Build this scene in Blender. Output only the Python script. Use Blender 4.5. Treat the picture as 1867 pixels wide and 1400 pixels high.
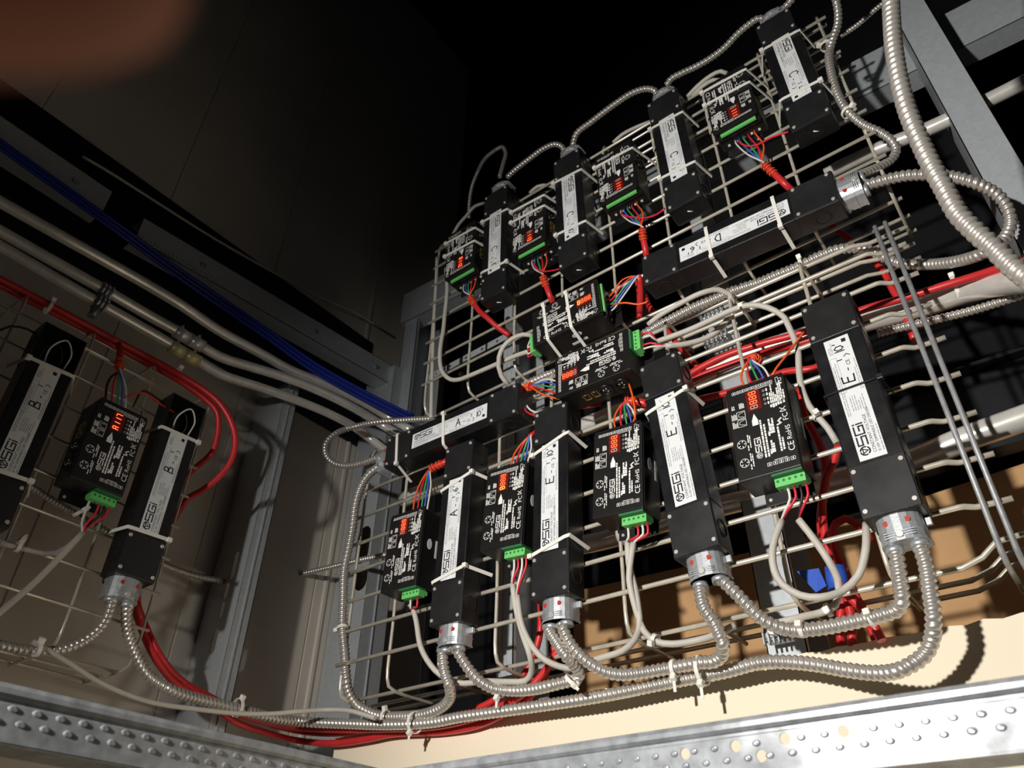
import bpy, bmesh, math, random
from mathutils import Vector, Matrix

# ------------------------------------------------------------------ set-up
for o in list(bpy.data.objects): bpy.data.objects.remove(o)
SC = bpy.context.scene
COL = SC.collection
random.seed(7)
U = 0.81                                   # one layout unit in metres (16 grid squares of the wire trays)
CAM = Vector((0.0, 0.0, 1.5))              # layout origin = where the photographer's phone is
R = ((0.7945328799958166, 0.6070899960650601, 0.012619004845011737),
     (-0.3534936710436847, 0.4793343878152937, -0.8032937004544456),
     (-0.49372029241019894, 0.6337825189569863, 0.5954494029948512))
FPX = 1410.72

cam_d = bpy.data.cameras.new('camera'); cam = bpy.data.objects.new('camera', cam_d); COL.objects.link(cam)
cam_d.sensor_width = 36.0; cam_d.lens = FPX/1867*36.0; cam_d.clip_start = 0.01; cam_d.clip_end = 30
cam.matrix_world = Matrix(((R[0][0], -R[1][0], -R[2][0], CAM.x), (R[0][1], -R[1][1], -R[2][1], CAM.y),
                           (R[0][2], -R[1][2], -R[2][2], CAM.z), (0, 0, 0, 1)))
cam_d.dof.use_dof = True; cam_d.dof.focus_distance = 0.95; cam_d.dof.aperture_fstop = 12.0
SC.camera = cam

world = bpy.data.worlds.new('world'); SC.world = world; world.use_nodes = True
world.node_tree.nodes['Background'].inputs[0].default_value = (0.8, 0.9, 1.0, 1)
world.node_tree.nodes['Background'].inputs[1].default_value = 0.0035

# hand-held work light to the left of the phone, aimed at the lower right of the wall
LP = (-0.43, -0.74, 0.40)
LAIM = (-0.11, 0.95, 0.40)
ld = bpy.data.lights.new('work_light', 'SPOT'); lo = bpy.data.objects.new('work_light', ld); COL.objects.link(lo)
ld.energy = 92; ld.spot_size = math.radians(100); ld.spot_blend = 0.88; ld.shadow_soft_size = 0.024; ld.color = (1.0, 0.96, 0.9)
lo.location = CAM + Vector(LP)*U
lo.rotation_euler = (Vector(LAIM)-Vector(LP)).to_track_quat('-Z', 'Y').to_euler()

SC.view_settings.view_transform = 'Standard'; SC.view_settings.look = 'None'
SC.view_settings.gamma = 1; SC.view_settings.use_curve_mapping = False
SC.view_settings.exposure = 0.0

# ------------------------------------------------------------------ layout helpers (all in layout units)
def ray(px, py):
    a, b = (px-933.5)/FPX, (py-700)/FPX
    return Vector([R[0][i]*a + R[1][i]*b + R[2][i] for i in range(3)])
def MY(px, py, Y): d = ray(px, py); return d*(Y/d.y)
def MX(px, py, X): d = ray(px, py); return d*(X/d.x)
def path(pts):
    """points (px, py), (px, py, Y) or (px, py, 'x', X): the missing distances are filled in between"""
    ts = []
    for p in pts:
        if len(p) == 3: ts.append(p[2]/ray(p[0], p[1]).y)
        elif len(p) == 4: ts.append(p[3]/ray(p[0], p[1]).x)
        else: ts.append(None)
    s = [0.0]
    for i in range(1, len(pts)): s.append(s[-1]+math.hypot(pts[i][0]-pts[i-1][0], pts[i][1]-pts[i-1][1]))
    kn = [i for i, t in enumerate(ts) if t is not None]
    out = []
    for i, p in enumerate(pts):
        if ts[i] is None:
            a = max([k for k in kn if k < i], default=None); b = min([k for k in kn if k > i], default=None)
            t = ts[b] if a is None else ts[a] if b is None else ts[a]+(ts[b]-ts[a])*(s[i]-s[a])/(s[b]-s[a])
        else: t = ts[i]
        out.append(ray(p[0], p[1])*t)
    return out
def smooth(pts, step):
    pts = [Vector(p) for p in pts]
    if len(pts) < 3:
        n = max(1, int((pts[1]-pts[0]).length/step)); return [pts[0].lerp(pts[1], i/n) for i in range(n+1)]
    P = [pts[0]*2-pts[1]] + pts + [pts[-1]*2-pts[-2]]
    out = [pts[0]]
    for i in range(1, len(P)-2):
        p0, p1, p2, p3 = P[i-1:i+3]
        t0 = 0; t1 = max((p1-p0).length, 1e-6)**.5; t2 = t1+max((p2-p1).length, 1e-6)**.5; t3 = t2+max((p3-p2).length, 1e-6)**.5
        n = max(1, int((p2-p1).length/step))
        for k in range(1, n+1):
            t = t1+(t2-t1)*k/n
            a1 = p0*((t1-t)/(t1-t0))+p1*((t-t0)/(t1-t0)); a2 = p1*((t2-t)/(t2-t1))+p2*((t-t1)/(t2-t1)); a3 = p2*((t3-t)/(t3-t2))+p3*((t-t2)/(t3-t2))
            b1 = a1*((t2-t)/(t2-t0))+a2*((t-t0)/(t2-t0)); b2 = a2*((t3-t)/(t3-t1))+a3*((t-t1)/(t3-t1))
            out.append(b1*((t2-t)/(t2-t1))+b2*((t-t1)/(t2-t1)))
    return out

# ------------------------------------------------------------------ mesh collector
class MB:
    def __init__(s): s.v = []; s.f = []; s.sm = []
    def add(s, vs, fs, smooth=False, M=None):
        o = len(s.v)
        s.v += [(M @ Vector(p)) if M is not None else Vector(p) for p in vs]
        s.f += [tuple(i+o for i in f) for f in fs]; s.sm += [smooth]*len(fs); return s
    def box(s, x0, x1, y0, y1, z0, z1, b=0.0, M=None):
        if b <= 0:
            vs = [(x, y, z) for x in (x0, x1) for y in (y0, y1) for z in (z0, z1)]
            fs = [(0, 1, 3, 2), (4, 6, 7, 5), (0, 4, 5, 1), (2, 3, 7, 6), (0, 2, 6, 4), (1, 5, 7, 3)]
            return s.add(vs, fs, False, M)
        bm = bmesh.new(); bmesh.ops.create_cube(bm, size=1)
        for v in bm.verts: v.co = Vector((x0+(v.co.x+.5)*(x1-x0), y0+(v.co.y+.5)*(y1-y0), z0+(v.co.z+.5)*(z1-z0)))
        bmesh.ops.bevel(bm, geom=bm.edges[:], offset=b, segments=2, affect='EDGES', profile=.5)
        s.add([v.co.copy() for v in bm.verts], [[v.index for v in f.verts] for f in bm.faces], False, M) if not bm.verts.index_update() else 0
        bm.free(); return s
    def tube(s, pts, r, n=8, step=None, caps=True, pitch=0.0, amp=0.25, flat=None, up=None):
        """round tube along pts; pitch > 0 rolls a helical ridge into it; flat=(half width, half thickness) makes a strap"""
        if step: pts = smooth(pts, step)
        pts = [Vector(p) for p in pts]
        if pitch:
            pts = smooth(pts, pitch/7.0)
            L = [0.0]
            for i in range(1, len(pts)): L.append(L[-1]+(pts[i]-pts[i-1]).length)
            m = max(8, int(L[-1]/(pitch/7.0))); q = []; j = 0
            for i in range(m+1):
                d = L[-1]*i/m
                while j < len(L)-2 and L[j+1] < d: j += 1
                q.append(pts[j].lerp(pts[j+1], (d-L[j])/max(L[j+1]-L[j], 1e-9)))
            pts = q
        N = len(pts); T = []
        for i in range(N):
            t = pts[min(i+1, N-1)]-pts[max(i-1, 0)]; T.append(t.normalized() if t.length > 1e-9 else Vector((0, 0, 1)))
        u = (up or Vector((0.3, -1, 0.2))); u = (u-T[0]*u.dot(T[0])); u = u.normalized() if u.length > 1e-6 else T[0].orthogonal().normalized()
        o = len(s.v); dist = 0.0
        for i in range(N):
            if i: dist += (pts[i]-pts[i-1]).length
            if up is not None: u = up - T[i]*up.dot(T[i])
            else: u = u-T[i]*u.dot(T[i])
            u = u.normalized() if u.length > 1e-6 else T[i].orthogonal().normalized()
            w = T[i].cross(u)
            if flat:
                for a, b in ((-1, -1), (1, -1), (1, 1), (-1, 1)): s.v.append(pts[i]+w*(a*flat[0])+u*(b*flat[1]))
                continue
            for k in range(n):
                a = 2*math.pi*k/n; rr = r
                if pitch:
                    ph = (dist/pitch-k/n) % 1.0; rr = r*(1-amp+amp*1.35*abs(math.sin(math.pi*ph))**0.7)
                s.v.append(pts[i]+u*(math.cos(a)*rr)+w*(math.sin(a)*rr))
        if flat: n = 4
        for i in range(N-1):
            for k in range(n):
                a, b = o+i*n+k, o+i*n+(k+1) % n
                s.f.append((a, b, b+n, a+n)); s.sm.append(not flat)
        if caps:
            s.f.append(tuple(o+k for k in reversed(range(n)))); s.sm.append(False)
            s.f.append(tuple(o+(N-1)*n+k for k in range(n))); s.sm.append(False)
        return s
    def cyl(s, a, b, r, n=16, r2=None):
        a, b = Vector(a), Vector(b); t = (b-a).normalized(); u = t.orthogonal().normalized(); w = t.cross(u); o = len(s.v); r2 = r if r2 is None else r2
        for p, q in ((a, r), (b, r2)):
            for k in range(n):
                c = 2*math.pi*k/n; s.v.append(p+u*(math.cos(c)*q)+w*(math.sin(c)*q))
        for k in range(n):
            s.f.append((o+k, o+(k+1) % n, o+n+(k+1) % n, o+n+k)); s.sm.append(True)
        s.f.append(tuple(o+k for k in reversed(range(n)))); s.f.append(tuple(o+n+k for k in range(n))); s.sm += [False, False]
        return s
    def prism(s, prof, a0, a1, fn):
        """closed 2D outline extruded between a0 and a1; fn(u, v, a) -> point"""
        n = len(prof); o = len(s.v)
        s.v += [Vector(fn(u, v, a0)) for u, v in prof]+[Vector(fn(u, v, a1)) for u, v in prof]
        for k in range(n): s.f.append((o+k, o+(k+1) % n, o+n+(k+1) % n, o+n+k)); s.sm.append(False)
        s.f.append(tuple(o+k for k in reversed(range(n)))); s.f.append(tuple(o+n+k for k in range(n))); s.sm += [False, False]
        return s
    def quad2(s, x0, x1, y0, y1, z, M=None): return s.add([(x0, y0, z), (x1, y0, z), (x1, y1, z), (x0, y1, z)], [(0, 1, 2, 3)], False, M)
    def stroke(s, pl, w, z, M=None):
        for (ax, ay), (bx, by) in zip(pl, pl[1:]):
            d = Vector((bx-ax, by-ay)); L = d.length
            if L < 1e-9: continue
            d /= L; nx, ny = -d.y*w/2, d.x*w/2; ex, ey = d.x*w*.48, d.y*w*.48
            s.add([(ax-ex+nx, ay-ey+ny, z), (ax-ex-nx, ay-ey-ny, z), (bx+ex-nx, by+ey-ny, z), (bx+ex+nx, by+ey+ny, z)], [(0, 1, 2, 3)], False, M)
        return s
    def build(s, name, mat, parent=None, local=False):
        me = bpy.data.meshes.new(name)
        off = Vector((0, 0, 0)) if (parent is not None) else CAM
        me.from_pydata([tuple(v*U+off) for v in s.v], [], s.f)
        me.polygons.foreach_set('use_smooth', s.sm)
        bm = bmesh.new(); bm.from_mesh(me); bmesh.ops.recalc_face_normals(bm, faces=bm.faces[:]) if s.recalc else None; bm.to_mesh(me); bm.free()
        me.materials.append(mat); me.update()
        o = bpy.data.objects.new(name, me); COL.objects.link(o)
        if parent is not None: o.parent = parent
        return o
    recalc = True
class FB(MB): recalc = False               # flat prints keep their winding

def setp(o, label=None, cat=None, group=None, kind=None):
    if label: o['label'] = label
    if cat: o['category'] = cat
    if group: o['group'] = group
    if kind: o['kind'] = kind
    return o
def empty(name, loc=None, M=None):
    o = bpy.data.objects.new(name, None); COL.objects.link(o); o.empty_display_size = .02
    if M is not None: o.matrix_world = M
    else: o.location = CAM+Vector(loc)*U
    return o
class Thing:
    """a top-level thing whose parts are given in layout units; parts are stored relative to its base"""
    def __init__(s, name, base, label, cat, group=None):
        s.base = Vector(base); s.o = empty(name, base); setp(s.o, label, cat, group)
    def part(s, name, mb, mat, label=None, parent=None):
        mb.v = [v-s.base for v in mb.v]
        p = mb.build(name, mat, s.o if parent is None else parent); setp(p, label); return p

def struct(name, mb, mat): return setp(mb.build(name, mat), kind='structure')

# ------------------------------------------------------------------ materials
def mat(name, col, rough=.5, metal=0.0, spec=.5, noise=0.0, nscale=40, bump=0.0, bscale=200, emit=None, es=0, rvar=0.0, trans=0.0, vor=0.0):
    m = bpy.data.materials.new(name); m.use_nodes = True; nt = m.node_tree; b = nt.nodes['Principled BSDF']
    b.inputs['Base Color'].default_value = (*col, 1); b.inputs['Roughness'].default_value = rough
    b.inputs['Metallic'].default_value = metal; b.inputs['Specular IOR Level'].default_value = spec
    if trans: b.inputs['Subsurface Weight'].default_value = trans; b.inputs['Subsurface Radius'].default_value = (.004, .003, .002)
    if emit: b.inputs['Emission Color'].default_value = (*emit, 1); b.inputs['Emission Strength'].default_value = es
    if noise or bump or rvar or vor:
        tc = nt.nodes.new('ShaderNodeTexCoord')
        if vor:
            n = nt.nodes.new('ShaderNodeTexVoronoi'); n.inputs['Scale'].default_value = nscale; src = n.outputs['Color']
        else:
            n = nt.nodes.new('ShaderNodeTexNoise'); n.inputs['Scale'].default_value = nscale; n.inputs['Detail'].default_value = 4; src = n.outputs['Fac']
        nt.links.new(tc.outputs['Object'], n.inputs['Vector'])
        if noise or vor:
            a = noise or vor
            r = nt.nodes.new('ShaderNodeMapRange'); r.inputs[1].default_value = .25; r.inputs[2].default_value = .75
            r.inputs[3].default_value = 1-a; r.inputs[4].default_value = 1+a
            if vor:
                sp = nt.nodes.new('ShaderNodeSeparateColor'); nt.links.new(src, sp.inputs[0]); src = sp.outputs[0]
                r.inputs[1].default_value = 0; r.inputs[2].default_value = 1
            nt.links.new(src, r.inputs[0])
            mx = nt.nodes.new('ShaderNodeVectorMath'); mx.operation = 'SCALE'; mx.inputs[0].default_value = col
            nt.links.new(r.outputs[0], mx.inputs['Scale']); nt.links.new(mx.outputs[0], b.inputs['Base Color'])
        if rvar:
            r2 = nt.nodes.new('ShaderNodeMapRange'); r2.inputs[1].default_value = .2; r2.inputs[2].default_value = .8
            r2.inputs[3].default_value = rough-rvar; r2.inputs[4].default_value = rough+rvar
            n2 = nt.nodes.new('ShaderNodeTexNoise'); n2.inputs['Scale'].default_value = 30; nt.links.new(tc.outputs['Object'], n2.inputs['Vector'])
            nt.links.new(n2.outputs['Fac'], r2.inputs[0]); nt.links.new(r2.outputs[0], b.inputs['Roughness'])
        if bump:
            n3 = nt.nodes.new('ShaderNodeTexNoise'); n3.inputs['Scale'].default_value = bscale; nt.links.new(tc.outputs['Object'], n3.inputs['Vector'])
            bp = nt.nodes.new('ShaderNodeBump'); bp.inputs['Strength'].default_value = bump; bp.inputs['Distance'].default_value = .001
            nt.links.new(n3.outputs['Fac'], bp.inputs['Height']); nt.links.new(bp.outputs[0], b.inputs['Normal'])
    return m
M_ = dict(
    black=mat('black_powder_coat', (.010, .010, .011), .33, 0, .5, noise=.25, nscale=60, bump=.12, bscale=900, rvar=.08),
    cover=mat('black_cover_plate', (.016, .016, .017), .40, 0, .5, noise=.3, nscale=25, bump=.05, bscale=900, rvar=.1),
    case=mat('black_anodised_case', (.012, .011, .011), .36, 0, .5, noise=.2, nscale=60, bump=.08, bscale=1200),
    hole=mat('dark_cavity', (.004, .004, .004), .8),
    label=mat('white_label', (.80, .82, .84), .45, 0, .4, noise=.04, nscale=30),
    ink=mat('black_print', (.012, .012, .014), .5),
    grey_ink=mat('grey_fine_print', (.34, .35, .36), .5),
    pen=mat('felt_pen', (.006, .006, .010), .5),
    white_print=mat('white_silkscreen', (.88, .87, .84), .5),
    zinc=mat('zinc_plated_wire', (.80, .75, .63), .28, .45, .5, noise=.15, nscale=60),
    dull_zinc=mat('weathered_zinc_wire', (.40, .41, .42), .5, .4, .5, noise=.25, nscale=90),
    galv=mat('galvanised_sheet', (.52, .56, .59), .42, .30, .5, vor=.05, nscale=160, rvar=.05),
    track=mat('galvanised_track', (.34, .36, .38), .24, .40, .5, noise=.32, nscale=110, rvar=.08),
    emt=mat('steel_conduit', (.88, .86, .81), .26, .42, .5, noise=.12, nscale=50),
    armor=mat('aluminium_armor', (.64, .60, .55), .33, .65, .5, noise=.1, nscale=80),
    castz=mat('cast_zinc', (.56, .59, .62), .42, .65, .5, noise=.15, nscale=150, bump=.1, bscale=500),
    screw=mat('bright_screw', (.80, .78, .72), .35, .6),
    red=mat('red_jacket', (.62, .028, .030), .38, 0, .5, noise=.08, nscale=40),
    orange=mat('orange_wire', (.85, .12, .02), .4), pink=mat('red_wire', (.70, .02, .05), .4),
    blue=mat('blue_wire', (.06, .13, .62), .4), green=mat('green_wire', (.04, .36, .12), .4),
    white=mat('white_wire', (.75, .74, .70), .45), bwire=mat('black_wire', (.012, .012, .012), .45),
    grey=mat('grey_jacket', (.56, .53, .47), .5, 0, .4, noise=.05, nscale=60),
    tie=mat('nylon_tie', (.88, .86, .80), .45, 0, .5, trans=.25),
    term=mat('green_terminal', (.16, .62, .16), .45), dterm=mat('dark_green_socket', (.03, .16, .06), .5),
    bluej=mat('blue_data_jacket', (.012, .030, .30), .45), tape=mat('blue_tape', (.03, .10, .55), .5),
    bush=mat('red_bushing', (.45, .03, .02), .5), brass=mat('brass_contact', (.72, .50, .14), .35, .6),
    ghost=mat('unlit_segment', (.55, .42, .34), .5), window=mat('red_display_window', (.16, .012, .010), .25),
    led=mat('lit_segment', (.9, .05, .03), .5, emit=(1, .085, .02), es=3.6),
    hot=mat('bright_lit_segment', (.9, .25, .05), .5, emit=(1, .24, .03), es=3.2),
    yellow=mat('yellow_coupling', (.78, .72, .34), .4, .3),
    wall=mat('beige_wall_panel', (.70, .64, .56), .55, 0, .3, noise=.10, nscale=6),
    tan=mat('cream_gypsum_board', (.93, .83, .65), .85, 0, .2, noise=.03, nscale=5),
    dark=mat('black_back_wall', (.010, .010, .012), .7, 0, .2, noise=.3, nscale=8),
    dsteel_shade=mat('black_steel_and_shade', (.008, .009, .013), .5, 0, .4, noise=.2, nscale=12),
    wood=mat('brown_board', (.62, .37, .18), .75, 0, .2, noise=.16, nscale=9),
    skin=mat('finger_skin', (.30, .11, .06), .6, 0, .3),
    clear=mat('clear_strap', (.55, .56, .55), .35, 0, .5),
)

# ------------------------------------------------------------------ flat writing
_tc = {}
def text2(body, size):
    k = body
    if k not in _tc:
        cu = bpy.data.curves.new('t', 'FONT'); cu.body = body; cu.size = 1.0; cu.resolution_u = 3
        ob = bpy.data.objects.new('t', cu); COL.objects.link(ob); dg = bpy.context.evaluated_depsgraph_get(); ev = ob.evaluated_get(dg); me = ev.to_mesh()
        _tc[k] = ([v.co.copy() for v in me.vertices], [tuple(p.vertices) for p in me.polygons], max([v.co.x for v in me.vertices], default=0))
        ev.to_mesh_clear(); bpy.data.objects.remove(ob); bpy.data.curves.remove(cu)
    vs, fs, w = _tc[k]
    return [(v.x*size, v.y*size) for v in vs], fs, w*size
GLY = {  # single-line pen letters in a 1 x 1.5 box
    'A': [[(0, 0), (.5, 1.5), (1, 0)], [(.2, .6), (.85, .6)]], 'B': [[(0, 0), (.1, 1.5), (.7, 1.45), (.75, .95), (.15, .8), (.95, .6), (.9, .1), (0, 0)]],
    'C': [[(1, 1.25), (.6, 1.5), (.15, 1.2), (0, .7), (.2, .15), (.65, 0), (1, .2)]], 'D': [[(.1, 0), (.1, 1.5), (.7, 1.35), (1, .75), (.7, .12), (.1, 0)]],
    'E': [[(1, 1.5), (.1, 1.45), (.05, .8), (.75, .8)], [(.05, .8), (0, .05), (1, 0)]], '1': [[(.5, 0), (.5, 1.5)]],
    '0': [[(.5, 1.5), (.1, 1.1), (.1, .4), (.5, 0), (.9, .4), (.9, 1.1), (.5, 1.5)]], '6': [[(.8, 1.5), (.25, 1), (.1, .45), (.45, 0), (.9, .35), (.6, .75), (.15, .5)]],
    '8': [[(.5, .75), (.15, 1.1), (.5, 1.5), (.85, 1.1), (.5, .75), (.1, .35), (.5, 0), (.9, .35), (.5, .75)]], '4': [[(.2, 1.5), (.1, .8), (.9, .8)], [(.75, 1.4), (.7, 0)]],
    "'": [[(.3, 1.6), (.2, 1.25)]], '-': [[(.1, .75), (.9, .75)]]}
def pen(mb, s, x, y, h, z, M, w=None):
    for ch in s:
        for pl in GLY.get(ch, []): mb.stroke([(x+a*h/1.5, y+b*h/1.5) for a, b in pl], w or h*.13, z, M)
        x += h*(.45 if ch in "1'" else .82)
def sgi(mb, x, y, h, z, M, w):
    """the ring emblem followed by the squared letters S G i; x, y = lower left, h = letter height"""
    r = h*.5; c = (x+r, y+r)
    for k in range(3):
        a0 = math.radians(90+k*120+14)
        mb.stroke([(c[0]+r*math.cos(a0+math.radians(j*11.5)), c[1]+r*math.sin(a0+math.radians(j*11.5))) for j in range(9)], w*.9, z, M)
    mb.stroke([(c[0]-r*.55, c[1]+r*.45), (c[0]+r*.55, c[1]+r*.45), (c[0], c[1]-r*.6), (c[0]-r*.55, c[1]+r*.45)], w*.7, z, M)
    x += h*1.25; W = h*1.05
    mb.stroke([(x+W, y+h), (x, y+h), (x, y+h*.5), (x+W, y+h*.5), (x+W, y), (x, y)], w, z, M); x += W+h*.32
    mb.stroke([(x+W, y+h), (x, y+h), (x, y), (x+W, y), (x+W, y+h*.48), (x+W*.45, y+h*.48)], w, z, M); x += W+h*.32
    mb.stroke([(x, y), (x, y+h*.62)], w, z, M); mb.stroke([(x, y+h*.9), (x, y+h)], w, z, M)
    return x
def txt(mb, s, x, y, size, z, M):
    vs, fs, w = text2(s, size); mb.add([(a+x, b+y, z) for a, b in vs], fs, False, M); return w
def lines(mb, x, y, w, rows, gap, th, z, M, rnd):
    for k in range(rows):
        a = 0.0; L = w*rnd.uniform(.55, 1)
        while a < L:
            d = min(rnd.uniform(.003, .010), L-a); mb.quad2(x+a, x+a+d, y-k*gap, y-k*gap+th, z, M); a += d+.0012
def plate(outline, holes, th, M):
    """flat sheet with real holes; returns verts, faces"""
    cu = bpy.data.curves.new('p', 'CURVE'); cu.dimensions = '2D'; cu.fill_mode = 'BOTH'; cu.extrude = th/2
    for pl in [outline]+holes:
        sp = cu.splines.new('POLY'); sp.points.add(len(pl)-1); sp.use_cyclic_u = True
        for i, (a, b) in enumerate(pl): sp.points[i].co = (a, b, 0, 1)
    ob = bpy.data.objects.new('p', cu); COL.objects.link(ob); ev = ob.evaluated_get(bpy.context.evaluated_depsgraph_get()); me = ev.to_mesh()
    r = ([M @ v.co for v in me.vertices], [tuple(p.vertices) for p in me.polygons])
    ev.to_mesh_clear(); bpy.data.objects.remove(ob); bpy.data.curves.remove(cu); return r
def slot(cx, cy, w, h, n=6):
    r = w/2; out = []
    for k in range(n+1): a = math.pi*k/n; out.append((cx+r*math.cos(a), cy+h/2-r+r*math.sin(a)))
    for k in range(n+1): a = math.pi+math.pi*k/n; out.append((cx+r*math.cos(a), cy-h/2+r+r*math.sin(a)))
    return out
def axes(o, x, y, z):
    o, x, y, z = map(Vector, (o, x, y, z))
    return Matrix(((x.x, y.x, z.x, o.x), (x.y, y.y, z.y, o.y), (x.z, y.z, z.z, o.z), (0, 0, 0, 1)))

# ------------------------------------------------------------------ electrical units
_mc = {}
def cpart(key, name, material, parent, fn, label=None):
    """a part whose mesh is shared between units of the same kind"""
    if key in _mc:
        o = bpy.data.objects.new(name, _mc[key]); COL.objects.link(o); o.parent = parent
    else:
        mb = fn(); o = mb.build(name, material, parent); _mc[key] = o.data
    setp(o, label); return o
BASIS = {'main': ((1, 0, 0), (0, 0, 1), (0, -1, 0)), 'left': ((0, 1, 0), (0, 0, 1), (1, 0, 0))}
class Unit:
    def __init__(s, name, where, c, ang, label, cat, group, desc):
        x, y, z = map(Vector, BASIS[where]); a = math.radians(ang)
        x2 = x*math.cos(a)+y*math.sin(a); y2 = -x*math.sin(a)+y*math.cos(a)
        p = Vector((c[0], .993, c[1])) if where == 'main' else Vector((-1.268, c[0], c[1]))
        s.L = axes(p, x2, y2, z); W = s.L.copy(); W.translation = CAM+p*U
        s.o = empty(name, M=W); setp(s.o, label, cat, group); s.desc = desc
    def pt(s, x, y, z): return s.L @ Vector((x, y, z))

DW, DL, DD = .0715, .352, .045
LM = axes((.0165, -.099, 0), (0, 1, 0), (-1, 0, 0), (0, 0, 1))
def d_body(open_top):
    mb = MB(); h = DL/2
    if not open_top: mb.box(-DW/2, DW/2, -h, h, 0, DD, .0022)
    else:
        mb.box(-DW/2, DW/2, -h, .104, 0, DD, .0022)
        t = .0022
        mb.box(-DW/2, -DW/2+t, .103, h, 0, DD); mb.box(DW/2-t, DW/2, .103, h, 0, DD); mb.box(-DW/2, DW/2, h-t, h, 0, DD); mb.box(-DW/2, DW/2, .103, h, 0, t)
    mb.box(-DW/2-.0006, DW/2+.0006, -.1025, -.1015, .004, DD+.0004); mb.box(-DW/2-.0006, DW/2+.0006, .1035, .1045, .004, DD+.0004)
    return mb
def d_ring(x, y):
    return MB().tube([(x*1.008, y+.0125*math.cos(a*math.pi/12), DD*.5+.0125*math.sin(a*math.pi/12)) for a in range(25)], .0009, 5, caps=False)
def d_hole():
    mb = MB(); mb.cyl((0, DL/2-.001, .023), (0, DL/2+.0006, .023), .0140, 20); return mb
def d_ear(x):
    return MB().tube([(x+.0055*math.cos(a*math.pi/8), -DL/2-.003+.0055*math.sin(a*math.pi/8), .003) for a in range(17)], .0016, 6, caps=False)
def d_cover(y0, y1):
    return MB().box(-DW/2+.0012, DW/2-.0012, y0, y1, DD-.0004, DD+.0016, .0006)
def d_label(): return MB().box(0-.018, .0165, -.099, .100, DD, DD+.0009, .0003)
def d_print():
    mb = FB(); z = DD+.0011
    x = sgi(mb, .007, .0185, .0118, z, LM, .0021)
    txt(mb, 'CONSTANT VOLTAGE', .007, .0112, .0058, z, LM)
    txt(mb, '0-10V DIMMABLE LED DRIVER', .007, .0056, .0052, z, LM)
    txt(mb, 'CE', .148, .0085, .0075, z, LM)
    mb.quad2(.188, .194, .005, .011, z, LM)
    mb.stroke([(.160, .018), (.160, .024)], .0016, z, LM); mb.stroke([(.164, .006), (.167, .010), (.164, .014)], .0012, z, LM)
    return mb
def d_fine():
    mb = FB(); z = DD+.0011; rnd = random.Random(3)
    lines(mb, .007, .0018, .060, 1, 0, .0012, z, LM, rnd)
    lines(mb, .074, .0225, .026, 6, .0032, .0010, z, LM, rnd)
    lines(mb, .068, .0305, .115, 2, .0028, .0010, z, LM, rnd)
    lines(mb, .104, .0045, .060, 2, .0026, .0009, z, LM, rnd)
    lines(mb, .172, .0305, .022, 3, .0022, .0009, z, LM, rnd)
    mb.stroke([(.106, .0335), (.166, .0335), (.166, .0245), (.106, .0245), (.106, .0335)], .0005, z, LM)
    return mb
def d_conn():
    mb = MB(); prof = [(-.0265, .002), (.0265, .002), (.0265, .020)]
    for k in range(1, 9): a = math.pi*k/9; prof.append((.0265*math.cos(a), .022+.0185*math.sin(a)))
    prof += [(-.0265, .020)]
    mb.prism(prof, -DL/2-.034, -DL/2+.001, lambda u, v, a: (u, a, v))
    prof2 = [(u*1.05, v*1.03-.0006) for u, v in prof]
    mb.prism(prof2, -DL/2-.020, -DL/2-.0185, lambda u, v, a: (u, a, v)); mb.prism(prof2, -DL/2-.034, -DL/2-.031, lambda u, v, a: (u, a, v))
    for k in (-1, 0, 1): mb.box(-.018, .018, -DL/2-.0265+k*.003, -DL/2-.0258+k*.003, .038, .0412)
    for x in (-.0145, .0145): mb.cyl((x, -DL/2-.041, .020), (x, -DL/2-.033, .020), .0108, 14)
    mb.box(.0265, .0345, -DL/2-.012, -DL/2-.002, .006, .012, .001)
    return mb
def d_screwhead(x, y, z, r=.0036):
    mb = MB(); mb.cyl((x, y, z), (x, y, z+.0016), r, 12, r*.8); mb.stroke([(x-r*.5, y), (x+r*.5, y)], .0007, z+.0018); return mb
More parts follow.
